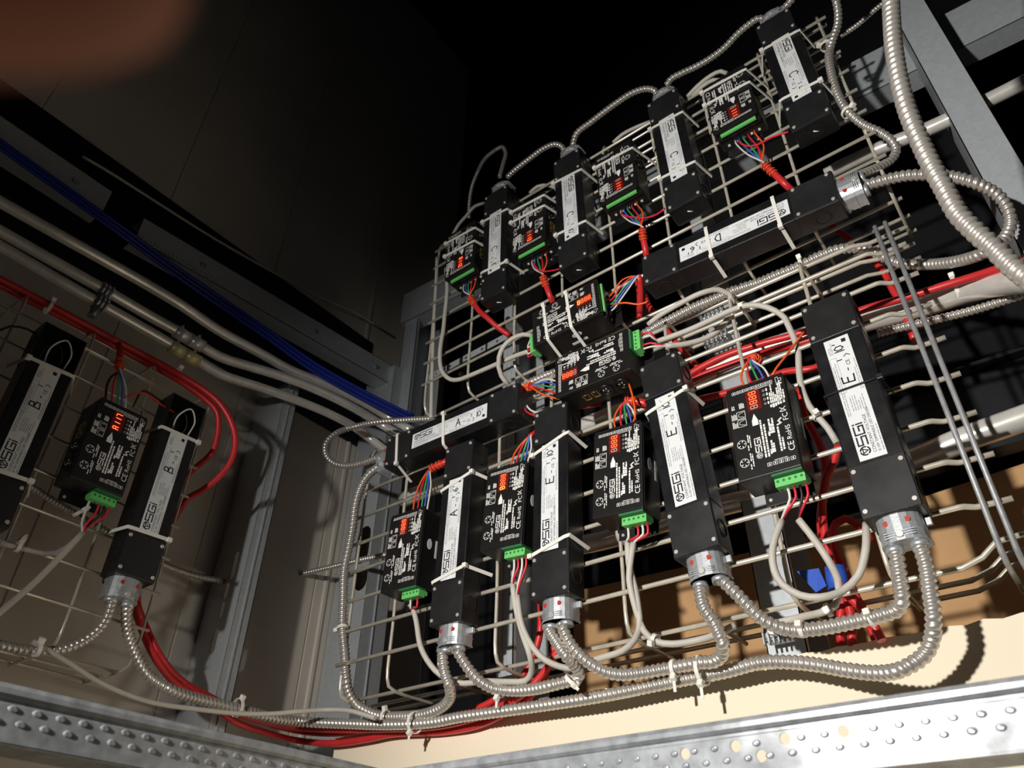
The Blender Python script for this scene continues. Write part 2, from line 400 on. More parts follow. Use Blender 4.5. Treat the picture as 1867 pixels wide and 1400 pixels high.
def driver(where, c, ang, letter, size, label, desc, open_top=False, conn=True):
    u = Unit('led_driver', where, c, ang, label, 'LED driver', 'black LED drivers fixed to the wire trays', desc); o = u.o
    cpart(('body', open_top), 'housing', M_['black'], o, lambda: d_body(open_top))
    for x in (-DW/2, DW/2):
        for y in (-.142, .142): cpart(('ring', x, y), 'knockout_ring', M_['hole'], o, lambda: d_ring(x, y))
    for x in (-.024, .024): cpart(('ear', x), 'mounting_lug', M_['black'], o, lambda: d_ear(x))
    if not conn or abs(ang-180) < 9:
        cpart('hole', 'knockout_hole', M_['hole'], o, d_hole); cpart('wend', 'wire_end', M_['white'], o, lambda: MB().tube([(-.004, DL/2+.0008, .020), (.004, DL/2+.0014, .027)], .0013, 6), 'white wire showing in the open hole')
    ends = [(-.175, -.103)] + ([] if open_top else [(.105, .175)])
    for y0, y1 in ends:
        cv = cpart(('cover', y0), 'end_cover', M_['cover'], o, lambda: d_cover(y0, y1))
        for x in (-.029, .029):
            for y in (y0+.008, y1-.008): cpart(('scr', x, y), 'screw', M_['screw'], cv, lambda: d_screwhead(x, y, DD+.0016))
    lb = cpart('label', 'rating_label', M_['label'], o, d_label, 'white rating label')
    cpart('print', 'lettering', M_['ink'], lb, d_print); cpart('fine', 'fine_lettering', M_['grey_ink'], lb, d_fine)
    def hand():
        mb = FB(); pen(mb, letter, .120, .009, .0165, DD+.0012, LM, .0020); pen(mb, '-', .139, .010, .007, DD+.0012, LM, .0013)
        if size: pen(mb, size, .170, .011, .0125, DD+.0012, LM, .0016)
        return mb
    cpart(('hand', letter, size), 'handwriting', M_['pen'], lb, hand)
    if open_top:
        def wires(): return MB().tube([(-.006, .108, .02), (-.012, .138, DD-.004), (.004, .158, DD+.004), (.020, .140, DD), (.022, .115, .03)], .0016, 6, .003)
        cpart('loopw', 'white_wire', M_['white'], o, wires, 'white wire looping in the open end')
        def wires2(): return MB().tube([(-.016, .108, .02), (-.018, .135, DD-.01), (-.004, .150, DD-.004), (.012, .130, DD-.01), (.012, .108, .02)], .0016, 6, .003)
        cpart('loopb', 'black_wire', M_['bwire'], o, wires2)
    if conn:
        cn = cpart('conn', 'cable_connector', M_['castz'], o, d_conn, 'grey cast-metal duplex cable connector')
        cpart('cscr', 'clamp_screw', M_['screw'], cn, lambda: d_screwhead(0, -DL/2-.0265, .0405, .0052))
        for x in (-.0125, .0125): cpart(('bush', x), 'port_bushing', M_['bush'], cn, lambda: MB().cyl((x, -DL/2-.0095, .030), (x, -DL/2-.0095, .0388), .0036, 12))
    return u

CW, CH, CD = .089, .150, .058
def FX(u): return -CW/2+CW*u
def FY(v): return -CH/2+CH*v
def FM(u, v): return axes((FX(u), FY(v), 0), (0, 1, 0), (-1, 0, 0), (0, 0, 1))
SEG = {'a': ((0, 2), (1, 2)), 'b': ((1, 1), (1, 2)), 'c': ((1, 0), (1, 1)), 'd': ((0, 0), (1, 0)), 'e': ((0, 0), (0, 1)), 'f': ((0, 1), (0, 2)), 'g': ((0, 1), (1, 1))}
CHS = {'8': 'abcdefg', 'A': 'abcefg', '1': 'bc', '3': 'abcdg', '7': 'abc'}
def digit(mb, k, segs):
    M = FM(.56, .708); w, h = .0046, .0050; s0 = .0016+k*.0080
    for q in segs:
        (ax, ay), (bx, by) = SEG[q]; A = Vector((s0+ax*w, .0050+ay*h)); B = Vector((s0+bx*w, .0050+by*h)); d = (B-A).normalized()*.0008
        mb.stroke([tuple(A+d), tuple(B-d)], .0013, CD+.0016, M)
def c_case():
    mb = MB(); mb.box(-CW/2, CW/2, -CH/2, CH/2, .002, CD, .0016)
    mb.box(-CW/2+.002, CW/2-.002, CH/2-.004, CH/2+.004, CD-.026, CD-.019, .001)
    mb.box(-CW/2+.002, CW/2-.002, CH/2-.004, CH/2+.004, CD-.006, CD, .001)
    mb.box(-CW/2-.0008, CW/2+.0008, -CH/2+.001, CH/2-.001, CD-.006, CD-.005)
    return mb
def c_flange(sg): return MB().box(-.030, .040, sg*(CH/2-.001) if sg > 0 else -CH/2-.018, CH/2+.018 if sg > 0 else -CH/2+.001, 0, .0022, .0006)
def c_print():
    mb = FB(); z = CD+.0006; rnd = random.Random(11)
    def rect(u0, u1, v0, v1, w=.0006): mb.stroke([(FX(u0), FY(v0)), (FX(u1), FY(v0)), (FX(u1), FY(v1)), (FX(u0), FY(v1)), (FX(u0), FY(v0))], w, z)
    for k in range(9): rect(.115+k*.078, .175+k*.078, .942, .972); mb.quad2(FX(.135+k*.078), FX(.155+k*.078), FY(.95), FY(.964), z)
    rect(.86, .90, .925, .985); rect(.90, .95, .935, .965); mb.quad2(FX(.86), FX(.95), FY(.90), FY(.915), z); mb.quad2(FX(.50), FX(.80), FY(.926), FY(.931), z)
    for k in range(4):
        c = (FX(.635), FY(.735+.05*k)); mb.stroke([(c[0]+.0016*math.cos(a*.9), c[1]+.0016*math.sin(a*.9)) for a in range(8)], .0004, z); mb.quad2(FX(.675), FX(.70), FY(.72+.05*k), FY(.75+.05*k), z)
    def col(u, v0, v1, w=.0021):
        v = v0
        while v < v1:
            d = min(rnd.uniform(.012, .05), v1-v); mb.quad2(FX(u)-w/2, FX(u)+w/2, FY(v), FY(v+d), z); v += d+.006
    for u, a, b in ((.73, .72, .84), (.76, .72, .92), (.79, .72, .83), (.82, .72, .80), (.85, .72, .87), (.88, .72, .90), (.91, .73, .95), (.945, .73, .83)): col(u, a, b)
    for u, a, b in ((.72, .675, .705), (.76, .665, .71), (.80, .672, .71), (.84, .68, .715), (.88, .68, .715), (.93, .685, .72)): col(u, a, b, .0028)
    for v in (.655, .565):                                                   # two modular jacks
        rect(.14, .28, v, v+.078, .0007); mb.stroke([(FX(.26), FY(v+.01)), (FX(.17), FY(v+.025)), (FX(.17), FY(v+.055)), (FX(.26), FY(v+.068))], .0006, z)
        for k in range(4): mb.quad2(FX(.05+k*.022), FX(.062+k*.022), FY(v), FY(v+rnd.uniform(.05, .075)), z)
    for k in range(5): mb.quad2(FX(.20+k*.018), FX(.211+k*.018), FY(.765), FY(.765+rnd.uniform(.05, .065)), z)
    for k in range(2): col(.08+.03*k, .77, .82, .0016)
    mb.add([(FX(.37), FY(.535), z), (FX(.47), FY(.535), z), (FX(.47), FY(.59), z), (FX(.42), FY(.665), z), (FX(.37), FY(.59), z)], [(0, 1, 2, 3, 4)])
    for v in (.375, .175):                                                   # two round sockets
        c = (FX(.15), FY(v)); mb.stroke([(c[0]+.0066*math.cos(a*.4), c[1]+.0066*math.sin(a*.4)) for a in range(17)], .0008, z)
        for a in (0, 1.26, 2.5, 3.8, 5.0): mb.stroke([(c[0]+.0036*math.cos(a), c[1]+.0036*math.sin(a)), (c[0]+.0058*math.cos(a), c[1]+.0058*math.sin(a))], .0012, z)
        col(.26, v+.0, v+.085, .0016); col(.29, v-.06, v+.07, .0016); col(.25, v-.085, v-.03, .0016)
    sgi(mb, 0, 0, .0080, z, FM(.45, .18), .0016)
    for u, a, b in ((.50, .17, .58), (.55, .17, .52), (.595, .19, .24), (.62, .20, .33), (.65, .20, .30), (.61, .38, .43), (.635, .40, .56), (.665, .40, .50), (.69, .40, .56), (.755, .19, .45), (.80, .20, .33)): col(u, a, b, .0026)
    txt(mb, 'CE', 0, 0, .0125, z, FM(.955, .165)); txt(mb, 'RoHS', 0, 0, .0100, z, FM(.945, .285)); txt(mb, 'FC', 0, 0, .0110, z, FM(.945, .49))
    mb.stroke([(FX(.84), FY(.60)), (FX(.93), FY(.64))], .0010, z); mb.stroke([(FX(.84), FY(.64)), (FX(.93), FY(.60))], .0010, z); mb.quad2(FX(.84), FX(.93), FY(.592), FY(.598), z)
    mb.stroke([(FX(.76), FY(.47)), (FX(.82), FY(.48)), (FX(.78), FY(.51)), (FX(.83), FY(.53))], .0022, z)
    for k in range(5): rect(.50+k*.092, .565+k*.092, .075, .108); mb.quad2(FX(.522+k*.092), FX(.543+k*.092), FY(.083), FY(.100), z)
    mb.quad2(FX(.62), FX(.82), FY(.118), FY(.123), z)
    return mb
def c_window(): return MB().box(FX(.335), FX(.575), FY(.70), FY(.925), CD-.001, CD+.0010)
def c_socket(): return MB().box(.001, .043, -CH/2-.0035, -CH/2+.004, .028, CD-.003)
def c_plug():
    mb = MB(); mb.box(.001, .043, -CH/2-.016, -CH/2-.0035, .030, CD-.012, .0006); mb.box(.001, .043, -CH/2-.011, -CH/2-.0035, .024, .031); return mb
def c_plughole(k): return MB().cyl((.0055+k*.0082, -CH/2-.008, CD-.0125), (.0055+k*.0082, -CH/2-.008, CD-.0117), .0021, 8)
def c_entry(k): return MB().box(.0035+k*.0082, .0075+k*.0082, -CH/2-.0164, -CH/2-.0155, .033, .038)
def c_strip(): return MB().box(-.036, .034, CH/2-.002, CH/2+.0078, CD-.0150, CD-.0100, .0006)
def c_ferrule(k): return MB().box(-.033+k*.0076, -.0285+k*.0076, CH/2, CH/2+.0025, .013, .0165)
def c_side(strip):
    mb = MB(); x = CW/2
    if strip: return mb.box(x, x+.0005, -.012, .022, .012, .018)
    mb.prism([(.010+.0105*math.cos(a*.314), .034+.006*math.sin(a*.314)) for a in range(20)], x, x+.0005, lambda u, v, a: (a, u, v)); return mb
def c_xlr(y):
    mb = MB(); x = -CW/2
    mb.tube([(x-.001, y+.0125*math.cos(a*math.pi/10), .030+.0125*math.sin(a*math.pi/10)) for a in range(21)], .0024, 6, caps=False); mb.cyl((x+.001, y, .030), (x-.0006, y, .030), .0115, 18); return mb
def c_pin(y, a):
    mb = MB(); x = -CW/2
    mb.cyl((x-.0004, y+.0045*math.cos(a), .030+.0045*math.sin(a)), (x-.003, y+.0045*math.cos(a), .030+.0045*math.sin(a)), .0014, 6)
    return mb
def c_jack(y):
    mb = MB(); x = -CW/2
    if 1:
        mb.box(x-.0006, x, y-.006, y-.005, .022, .036); mb.box(x-.0006, x, y+.005, y+.006, .022, .036); mb.box(x-.0006, x, y-.006, y+.006, .020, .0215); mb.box(x-.0006, x, y-.002, y+.002, .034, .037)
    return mb
def decoder(where, c, ang, code, label, desc, first='lit', xlr=False):
    u = Unit('dimming_decoder', where, c, ang, label, 'lighting decoder', 'black decoders with red digit displays', desc); o = u.o
    cpart('c_case', 'case', M_['case'], o, c_case)
    for sg in (-1, 1):
        fl = cpart(('c_fl', sg), 'mounting_flange', M_['case'], o, lambda: c_flange(sg))
        cpart(('c_fs', sg), 'flange_screw', M_['screw'], fl, lambda: d_screwhead(-.022, sg*(CH/2+.010), .0022, .0030))
    cpart('c_print', 'lettering', M_['white_print'], o, c_print, 'white printed legend')
    w = cpart('c_win', 'digit_display', M_['window'], o, c_window, 'red four digit display')
    for k, ch in enumerate(code):
        st = first if k == 0 else 'lit'
        def dg():
            mb = FB(); digit(mb, k, 'abcdefg' if st == 'off' else CHS[ch]); return mb
        cpart(('dg', k, ch, st), 'digit', M_[{'lit': 'led', 'hot': 'hot', 'off': 'ghost'}[st]], w, dg, 'unlit digit' if st == 'off' else None)
    cpart('c_sock', 'terminal_socket', M_['dterm'], o, c_socket, 'dark green socket')
    p = cpart('c_plug', 'terminal_plug', M_['term'], o, c_plug, 'bright green screw terminal plug')
    for k in range(5): cpart(('c_plh', k), 'terminal_screw', M_['dterm'], p, lambda: c_plughole(k)); cpart(('c_pen', k), 'wire_entry', M_['dterm'], p, lambda: c_entry(k))
    cpart('c_strip', 'connector_strip', M_['term'], o, c_strip, 'long green connector strip')
    for k in range(0, 9, 2): cpart(('c_fer', k), 'wire_ferrule', M_['white'], o, lambda: c_ferrule(k))
    cpart('c_side', 'sticker', M_['label'], o, lambda: c_side(True), 'narrow white sticker on the case side'); cpart('c_side2', 'sticker', M_['label'], o, lambda: c_side(False), 'oval white sticker on the case side')
    for y in (-.010, -.042):
        x = cpart(('c_xlr', y), 'round_socket', M_['black'], o, lambda: c_xlr(y)); 
        for a in (.5, 2.1, 4.2): cpart(('c_pin', y, a), 'socket_pin', M_['castz'], x, lambda: c_pin(y, a))
    
    for y in (.012, .030): cpart(('c_jack', y), 'modular_jack', M_['brass'], o, lambda: c_jack(y))
    return u

# ------------------------------------------------------------------ nylon ties
def tie_over(u, y, label, head='left', w=DW, d=DD, dy=.006, tail=False, tr=.022, tl=.012, m='tie', hw=.0031):
    """strap over the front of a unit at height y along it, both ends running back to the wires"""
    e = .0018
    L = [(-w/2-tl, y-dy*1.6, -.004), (-w/2-e, y-dy, d+e), (-w/2+.006, y-dy*.8, d+e+.0006), (w/2-.006, y+dy*.8, d+e+.0006), (w/2+e, y+dy, d+e-.001), (w/2+tr, y+dy*.3, -.004)]
    pts = [u.pt(*p) for p in L]; t = Thing('cable_tie', pts[3 if head == 'right' else 1], label, 'cable tie', 'nylon ties over the electrical units')
    n = (u.L.to_3x3() @ Vector((0, 0, 1)))
    t.part('strap', MB().tube(pts, 0, flat=(hw, .0008), up=(u.L.to_3x3() @ Vector((0, .0, 1)))+(u.L.to_3x3() @ Vector((.0, .001, 0)))), M_[m])
    hx = (-w/2-e if head == 'left' else w/2+e); hy = y+(-dy if head == 'left' else dy)
    M = u.L @ Matrix.Translation((hx, hy, d+.002))
    t.part('head', MB().box(-.0044, .0044, -.0042, .0042, -.004, .004, .0012, M), M_[m])
    if tail: t.part('tail', MB().tube([pts[-1], u.pt(w/2+tr+.02, y-.008, .004)], 0, flat=(.0022, .0007), up=n), M_[m])
    return t
def tie_ring(pc, tan, r, label, head=(0, -1, 0), tail=0.0, group='nylon ties around the cables', mat_='tie', w=.0028):
    pc = Vector(pc); t_ = Vector(tan).normalized(); a = Vector(head); a = (a-t_*a.dot(t_)).normalized(); b = t_.cross(a)
    t = Thing('cable_tie', pc, label, 'cable tie', group)
    pts = [pc+a*(math.cos(k*math.pi/9)*r)+b*(math.sin(k*math.pi/9)*r) for k in range(19)]
    mb = MB(); o = 0
    for i, p in enumerate(pts):
        q = (p-pc).normalized()
        mb.v += [p-t_*w-q*.0006, p+t_*w-q*.0006, p+t_*w+q*.0009, p-t_*w+q*.0009]
    for i in range(18):
        for k in range(4): mb.f.append((i*4+k, i*4+(k+1) % 4, i*4+4+(k+1) % 4, i*4+4+k)); mb.sm.append(False)
    t.part('strap', mb, M_[mat_])
    t.part('head', MB().box(-.0042, .0042, -.0042, .0042, -.004, .005, .0012, axes(pc+a*(r+.003), b, t_, a)), M_[mat_])
    if tail: t.part('tail', MB().tube([pc+a*(r+.003), pc+a*(r+.003+tail*.5)+b*tail*.3, pc+a*(r+tail)+b*tail*.5], 0, flat=(.0022, .0006), up=b), M_[mat_])
    return t

# ------------------------------------------------------------------ the room shell
prof = []                                                      # left wall: flat panels with thin seams, along Y
y = -1.4; seams = [1.115, .80, .48, .16, -.2]
xs = [-1.4]
mb = MB()
ys = sorted(seams); prof = [(-1.455, -1.4)]
for sy in ys: prof += [(-1.455, sy-.003), (-1.4575, sy-.002), (-1.4575, sy+.002), (-1.455, sy+.003)]
prof += [(-1.455, 1.140), (-1.450, 1.143), (-1.450, 1.150), (-1.455, 1.153), (-1.455, 1.50), (-1.49, 1.50), (-1.49, -1.4)]
struct('wall_left', MB().prism(prof, -1.8, 3.4, lambda u, v, a: (u, v, a)), M_['wall'])
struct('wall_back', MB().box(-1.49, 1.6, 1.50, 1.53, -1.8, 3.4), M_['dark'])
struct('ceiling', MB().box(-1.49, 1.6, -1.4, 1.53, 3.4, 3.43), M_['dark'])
rnd = random.Random(5)
top = []
x = -1.27
while x < .75: top.append((x, .338+.012*(x+.3)*-.2+rnd.uniform(-.002, .002))); x += .02
outl = [(-1.27, -1.8), (.75, -1.8)]+list(reversed(top))
struct('wall_lower', MB().prism(outl, 1.085, 1.10, lambda u, v, a: (u, a, v)), M_['tan'])

def thing1(name, mb, m, label, cat, group=None):
    """a thing that is one mesh, with its origin where it stands"""
    lo_ = Vector((min(v.x for v in mb.v), min(v.y for v in mb.v), min(v.z for v in mb.v))); hi = Vector((max(v.x for v in mb.v), max(v.y for v in mb.v), max(v.z for v in mb.v)))
    base = (lo_+hi)/2; base.z = lo_.z
    mb.v = [v-base for v in mb.v]
    o = mb.build(name, m); o.data.transform(Matrix.Translation(-CAM)); o.location = CAM+base*U
    return setp(o, label, cat, group)

thing1('brown_board', MB().prism([(-.93, -1.2), (.9, -1.2), (.9, .700), (0, .688), (-.45, .655), (-.93, .672)], 1.43, 1.45, lambda u, v, a: (u, a, v)), M_['wood'],
       'brown board standing in the dark recess behind the lower wire tray', 'board')
bb = MB(); bb.box(-.75, .9, 1.37, 1.41, .70, .71); bb.box(-.75, .9, 1.395, 1.41, .71, .865); bb.box(-.75, .9, 1.37, 1.41, .865, .873)
for k in range(26): bb.box(-.3+k*.045, -.285+k*.045, 1.392, 1.396, .722, .728)
thing1('steel_beam', bb, M_['dsteel_shade'], 'black steel channel crossing the dark recess above the brown board', 'beam')

thing1('shade_sheet', MB().box(-1.4545, -1.4495, -.6, 1.172, 1.125, 1.49), M_['dsteel_shade'], 'added black sheet for the shade on the left wall behind the overhead track, above the steel pipes', 'board')  # added flat black sheet, painted shade around the overhead track and pipes

def cstud(name, X0, Y0, Zs, label, holes=(), along='left', w=.112, fl=.040, lip=.010, group='galvanised studs', rib=True, holeM=None):
    """C shaped stud: web with knock-outs, two ribbed flanges, lips"""
    t = Thing(name, (X0, Y0, Zs[0]), label, 'metal stud', group); th = .0016
    if along == 'left':                                        # web faces the camera side, running from the left wall to X0
        M = axes((X0, Y0, 0), (-1, 0, 0), (0, 0, 1), (0, -1, 0))
        vs, fs = plate([(0, Zs[0]), (w, Zs[0]), (w, Zs[1]), (0, Zs[1])], [slot(*h) for h in holes], th, M)
        t.part('web', MB().add(vs, fs), M_['galv'])
        f = MB(); f.box(X0-th, X0, Y0, Y0+fl, *Zs)
        if rib:
            for q in (.45,): f.box(X0, X0+.0026, Y0+fl*q-.0016, Y0+fl*q+.0016, *Zs)
        f.box(X0-lip, X0, Y0+fl-th, Y0+fl, *Zs); t.part('front_flange', f, M_['galv'])
        t.part('rear_flange', MB().box(X0-w, X0-w+th, Y0, Y0+fl, *Zs), M_['galv'])
    else:                                                      # flange faces the camera, web runs back from it
        f = MB(); f.box(X0, X0+fl, Y0, Y0+th, *Zs)
        if rib:
            for q in (.33, .66): f.box(X0+fl*q-.0014, X0+fl*q+.0014, Y0-.002, Y0, *Zs)
        f.box(X0+fl-th, X0+fl, Y0, Y0+lip, *Zs); t.part('front_flange', f, M_['galv'])
        t.part('web', MB().box(X0, X0+th, Y0, Y0+w, *Zs), M_['galv']); t.part('rear_flange', MB().box(X0, X0+fl, Y0+w-th, Y0+w, *Zs), M_['galv'])
    return t
cstud('wall_stud', -1.34, .847, (-1.0, 1.10), 'galvanised stud with slotted holes on the beige left wall, conduit passing through',
      holes=[(.040, .645, .016, .062), (.048, .592, .016, .034), (.048, .553, .016, .034), (.048, .49, .016, .05)], fl=.036)
cstud('wall_stud', -1.34, 1.175, (-1.0, 1.36), 'wide pale galvanised stud in the corner behind the left end of the lower tray', holes=[(.032, .812, .046, .10), (.022, .722, .042, .060)], fl=.078)
cstud('wall_stud', -.897, 1.115, (-1.0, 1.50), 'narrow galvanised stud behind the tray between the drivers marked A and E', along='back', fl=.040)
cstud('wall_stud', -.398, 1.125, (-1.0, 1.50), 'whitish galvanised stud behind the right hand decoder of the lower row', along='back', fl=.058, rib=False)
cstud('wall_stud', .104, 1.102, (-1.0, 1.60), 'broad galvanised post at the upper right beside the large looping conduit', along='back', fl=.058, rib=False)
cstud('wall_stud', -1.36, 1.21, (1.20, 1.68), 'short galvanised upright where the two overhead tracks meet in the corner', along='back', fl=.055)
# overhead tracks
def chan(name, a, b, h, label, back, down=.0, comb=None):
    a, b = Vector(a), Vector(b); d = (b-a).normalized(); up = Vector((0, 0, 1)); n = Vector(back)
    t = Thing(name, a, label, 'metal track', 'galvanised overhead tracks'); L = (b-a).length; th = .0018
    M = axes(a, d, n, up)
    t.part('face', MB().box(0, L, 0, th, 0, h, 0, M), M_['galv'])
    t.part('lower_flange', MB().box(0, L, 0, .05, 0, th, 0, M), M_['galv']); t.part('upper_flange', MB().box(0, L, 0, .05, h-th, h, 0, M), M_['galv'])
    if comb:
        c = MB()
        for k in range(int(comb/.009)): c.box(.004+k*.009, .0085+k*.009, -.0016, 0, .004, .016, 0, M)
        t.part('ribbed_strip', c, M_['galv'])
    for q in (.2, .62, .9): t.part('screw', MB().cyl(M @ Vector((L*q, .0, h*.45)), M @ Vector((L*q, -.004, h*.45)), .007, 10), M_['dull_zinc'])
    return t
chan('overhead_track', (-1.36, -.35, 1.245), (-1.36, .335, 1.247), .068, 'dim galvanised track high on the left wall, ending at a dark gap', (-1, 0, 0))
chan('overhead_track', (-1.36, .415, 1.238), (-1.36, 1.20, 1.305), .066, 'galvanised track on the left wall with a ribbed strip, above the blue cables', (-1, 0, 0), comb=.20)
chan('overhead_track', (-1.37, 1.20, 1.545), (.75, 1.20, 1.440), .125, 'long galvanised track across the back wall behind the upper tray', (0, 1, 0))

# foreground tracks round the opening
def fg_track(name, label, along, P, ztop, zbot, rows, length, phase, holes=()):
    """punched drywall track: rolled lip, groove, face with rows of punched dimples"""
    t = Thing(name, P(0, 0, zbot), label, 'metal track', 'punched tracks in the foreground')
    zl = ztop-.0105
    pr = [(.004, ztop-.0012), (.0015, ztop), (-.0015, ztop-.001), (-.003, ztop-.004), (-.003, zl+.003), (-.0012, zl+.0006), (.0006, zl), (.0006, zl-.002), (0, zl-.003), (0, zl-.0035), (.0035, zl-.0035)]
    t.part('rolled_lip', MB().prism(pr, 0, length, lambda u, v, a: P(a, u, v)), M_['track'])
    o0 = P(0, 0, 0); ex = P(1, 0, 0)-o0; ez = P(0, 0, 1)-o0; M = axes(o0, ex, ez, ex.cross(ez))
    hl = [[(a+.0042*math.cos(k*.449), z+.0042*math.sin(k*.449)) for k in range(14)] for a, z in holes]
    vs, fs = plate([(0, zbot), (length, zbot), (length, zl-.003), (0, zl-.003)], hl, .0012, M)
    mb = MB().add(vs, fs)
    for z, ph in rows:
        k = 0
        while phase+ph+k*.0169 < length-.01:
            a = phase+ph+k*.0169; k += 1
            if a < .01 or any(abs(a-h[0]) < .006 and abs(z-h[1]) < .006 for h in holes): continue
            n = 10; o = len(mb.v)
            for q, (r, dd) in enumerate(((.0030, .0), (.0020, .0012), (.0009, .0009))):
                mb.v += [P(a+r*1.15*math.cos(j*.628), -dd-.0006, z+r*.8*math.sin(j*.628)) for j in range(n)]
            for q in range(2):
                for j in range(n): mb.f.append((o+q*n+j, o+q*n+(j+1) % n, o+(q+1)*n+(j+1) % n, o+(q+1)*n+j)); mb.sm.append(True)
            mb.f.append(tuple(o+2*n+j for j in range(n))); mb.sm.append(False)
    t.part('punched_face', mb, M_['track'])
    t.part('return_flange', MB().prism([(0, zbot), (.045, zbot), (.045, zbot-.0012), (0, zbot-.0012)], 0, length, lambda u, v, a: P(a, u, v)), M_['track'])
    return t
fg_track('opening_track', 'bright punched steel track running across the bottom right foreground', 'x', lambda a, d, z: Vector((-.66+a, .60+d+(.1365-z)*.085, z)), .1490, .1070,
         [(.1296, 0), (.1205, -.0085)], 1.25, .0047, holes=[(.3686, .1289), (.4106, .1296), (.449, .1304), (.4913, .1301), (.429, .1210)])
fg_track('opening_track', 'greyish punched steel track slanting across the bottom left foreground', 'y', lambda a, d, z: Vector((-.62-d, .60-a, z)), .1500, .1130,
         [(.1342, 0), (.1255, .0085)], 1.0, .0072)

# ------------------------------------------------------------------ wire trays
def rods(t, name, paths, r, m, n=8):
    for p in paths: t.part(name, MB().tube(p, r, n), M_[m])
RW, RC = .0037, .0033
t = Thing('wire_tray', (-.62, 1.0, .39), 'lower wire mesh tray on the back wall carrying the drivers marked A and E', 'wire tray', 'zinc wire mesh trays')
LZ = [.4475+.0625*k for k in range(8)]
def jog(z, y=1.0): return [(-1.197, y, z), (-.5, y, z+.0002), (-.086, y, z), (-.081, y+.0015, z), (-.070, y+.011, z), (-.064, y+.0125, z), (-.029, y+.0125, z)]
rods(t, 'long_wire', [jog(z) for z in LZ], RW, 'zinc')
rods(t, 'long_wire', [[(-1.19, y, .3925), (-.110, y, .3925), (-.085, y, .400), (-.065, y, .415), (-.02, y, .418)] for y in (1.05, 1.098, 1.14)], RW, 'zinc')
rods(t, 'long_wire', [[(-1.19, y, .944), (-.105, y, .944), (-.080, y+.012, .946), (-.02, y+.016, .950)] for y in (1.035, 1.08, 1.118)], RW, 'zinc')
cx_ = [-1.185+.125*k for k in range(9)]
rods(t, 'cross_wire', [smooth([(x, 1.145, .3855), (x, 1.03, .3858), (x, 1.012, .391), (x, 1.0068, .404), (x, 1.0068, .5), (x, 1.0068, .92), (x, 1.012, .934), (x, 1.03, .9405), (x, 1.125, .9402)], .02) for x in cx_], RC, 'zinc')
rods(t, 'end_wire', [[(x, 1.12, .372), (x, 1.02, .374), (x, 1.004, .385), (x, 1.004, .6), (x, 1.0035, .935)] for x in (-.0605, -.0450)], .0036, 'dull_zinc')
def tl(x, z): return z+.0196*(x+.013)
t = Thing('wire_tray', (-.52, 1.0, 1.0), 'upper wire mesh tray on the back wall carrying the drivers marked C and D', 'wire tray', 'zinc wire mesh trays')
rods(t, 'long_wire', [[(-1.040, 1.0, tl(-1.04, z)), (-.006, 1.0, tl(-.006, z))] for z in [1.505-.0622*k for k in range(8)]], .0034, 'zinc')
rods(t, 'long_wire', [[(-1.035, y, tl(-1.035, 1.000)), (-.010, y, tl(-.01, 1.000))] for y in (1.037, 1.082, 1.122)], .0034, 'zinc')
rods(t, 'long_wire', [[(-1.035, y, tl(-1.035, 1.535)), (-.010, y, tl(-.01, 1.535))] for y in (1.037, 1.082, 1.122)], .0034, 'zinc')
rods(t, 'cross_wire', [smooth([(x, 1.128, tl(x, .9935)), (x, 1.03, tl(x, .994)), (x, 1.012, tl(x, .999)), (x, 1.0064, tl(x, 1.012)), (x, 1.0064, tl(x, 1.2)), (x, 1.0064, tl(x, 1.52)), (x, 1.012, tl(x, 1.536)), (x, 1.03, tl(x, 1.5415)), (x, 1.128, tl(x, 1.5412))], .02) for x in [-1.031+.1262*k for k in range(9)]], .0030, 'zinc')
t = Thing('wire_tray', (-1.275, .38, .38), 'wire mesh tray on the left wall carrying the drivers marked B', 'wire tray', 'zinc wire mesh trays')
rods(t, 'long_wire', [[(-1.275, .10, z), (-1.275, .6535, z)] for z in (.872, .811, .748, .686, .623, .561, .497, .434)], .0026, 'zinc')
rods(t, 'long_wire', [[(x, .10, .375), (x, .650, .375)] for x in (-1.334, -1.38, -1.425)], .0026, 'zinc')
rods(t, 'long_wire', [[(x, .10, .930), (x, .650, .930)] for x in (-1.320, -1.365)], .0026, 'zinc')
rods(t, 'cross_wire', [smooth([(-1.43, y, .3705), (-1.31, y, .371), (-1.288, y, .376), (-1.281, y, .39), (-1.281, y, .6), (-1.281, y, .90), (-1.288, y, .918), (-1.31, y, .925), (-1.43, y, .9255)], .02) for y in (.644, .519, .394, .269, .144)], .0024, 'zinc')

# ------------------------------------------------------------------ drivers and decoders, each where it is fixed
UN = {}
UN['E3'] = driver('main', (-.1535, .615), .6, 'E', "10'", 'rightmost driver marked E, a thin dark strap across its label', 'the rightmost driver marked E')
UN['E2'] = driver('main', (-.4200, .631), 3.6, 'E', "10'", 'second driver marked E from the right, one white tie across its label', 'the second driver marked E from the right')
UN['E1'] = driver('main', (-.6535, .623), -1.6, 'E', "10'", 'leftmost of the drivers marked E, in the middle of the lower tray', 'the leftmost driver marked E')
UN['A'] = driver('main', (-.8690, .6255), -1.6, 'A', "6'", 'upright driver marked A hanging at the left of the lower tray', 'the upright driver marked A')
UN['Ah'] = driver('main', (-.8985, .8535), -90.5, 'A', "10'", 'driver marked A lying crosswise at the upper left of the lower tray', 'the crosswise driver marked A')
UN['D'] = driver('main', (-.2630, 1.0082), 87.8, 'D', "6'", 'driver marked D lying crosswise along the bottom of the upper tray', 'the crosswise driver marked D')
UN['C1'] = driver('main', (-.7957, 1.327), 180.5, 'C', "10'", 'leftmost driver marked C on the upper tray', 'the leftmost driver marked C')
UN['C2'] = driver('main', (-.5889, 1.302), 180.8, 'C', "10'", 'driver marked C second from the left on the upper tray', 'the second driver marked C from the left')
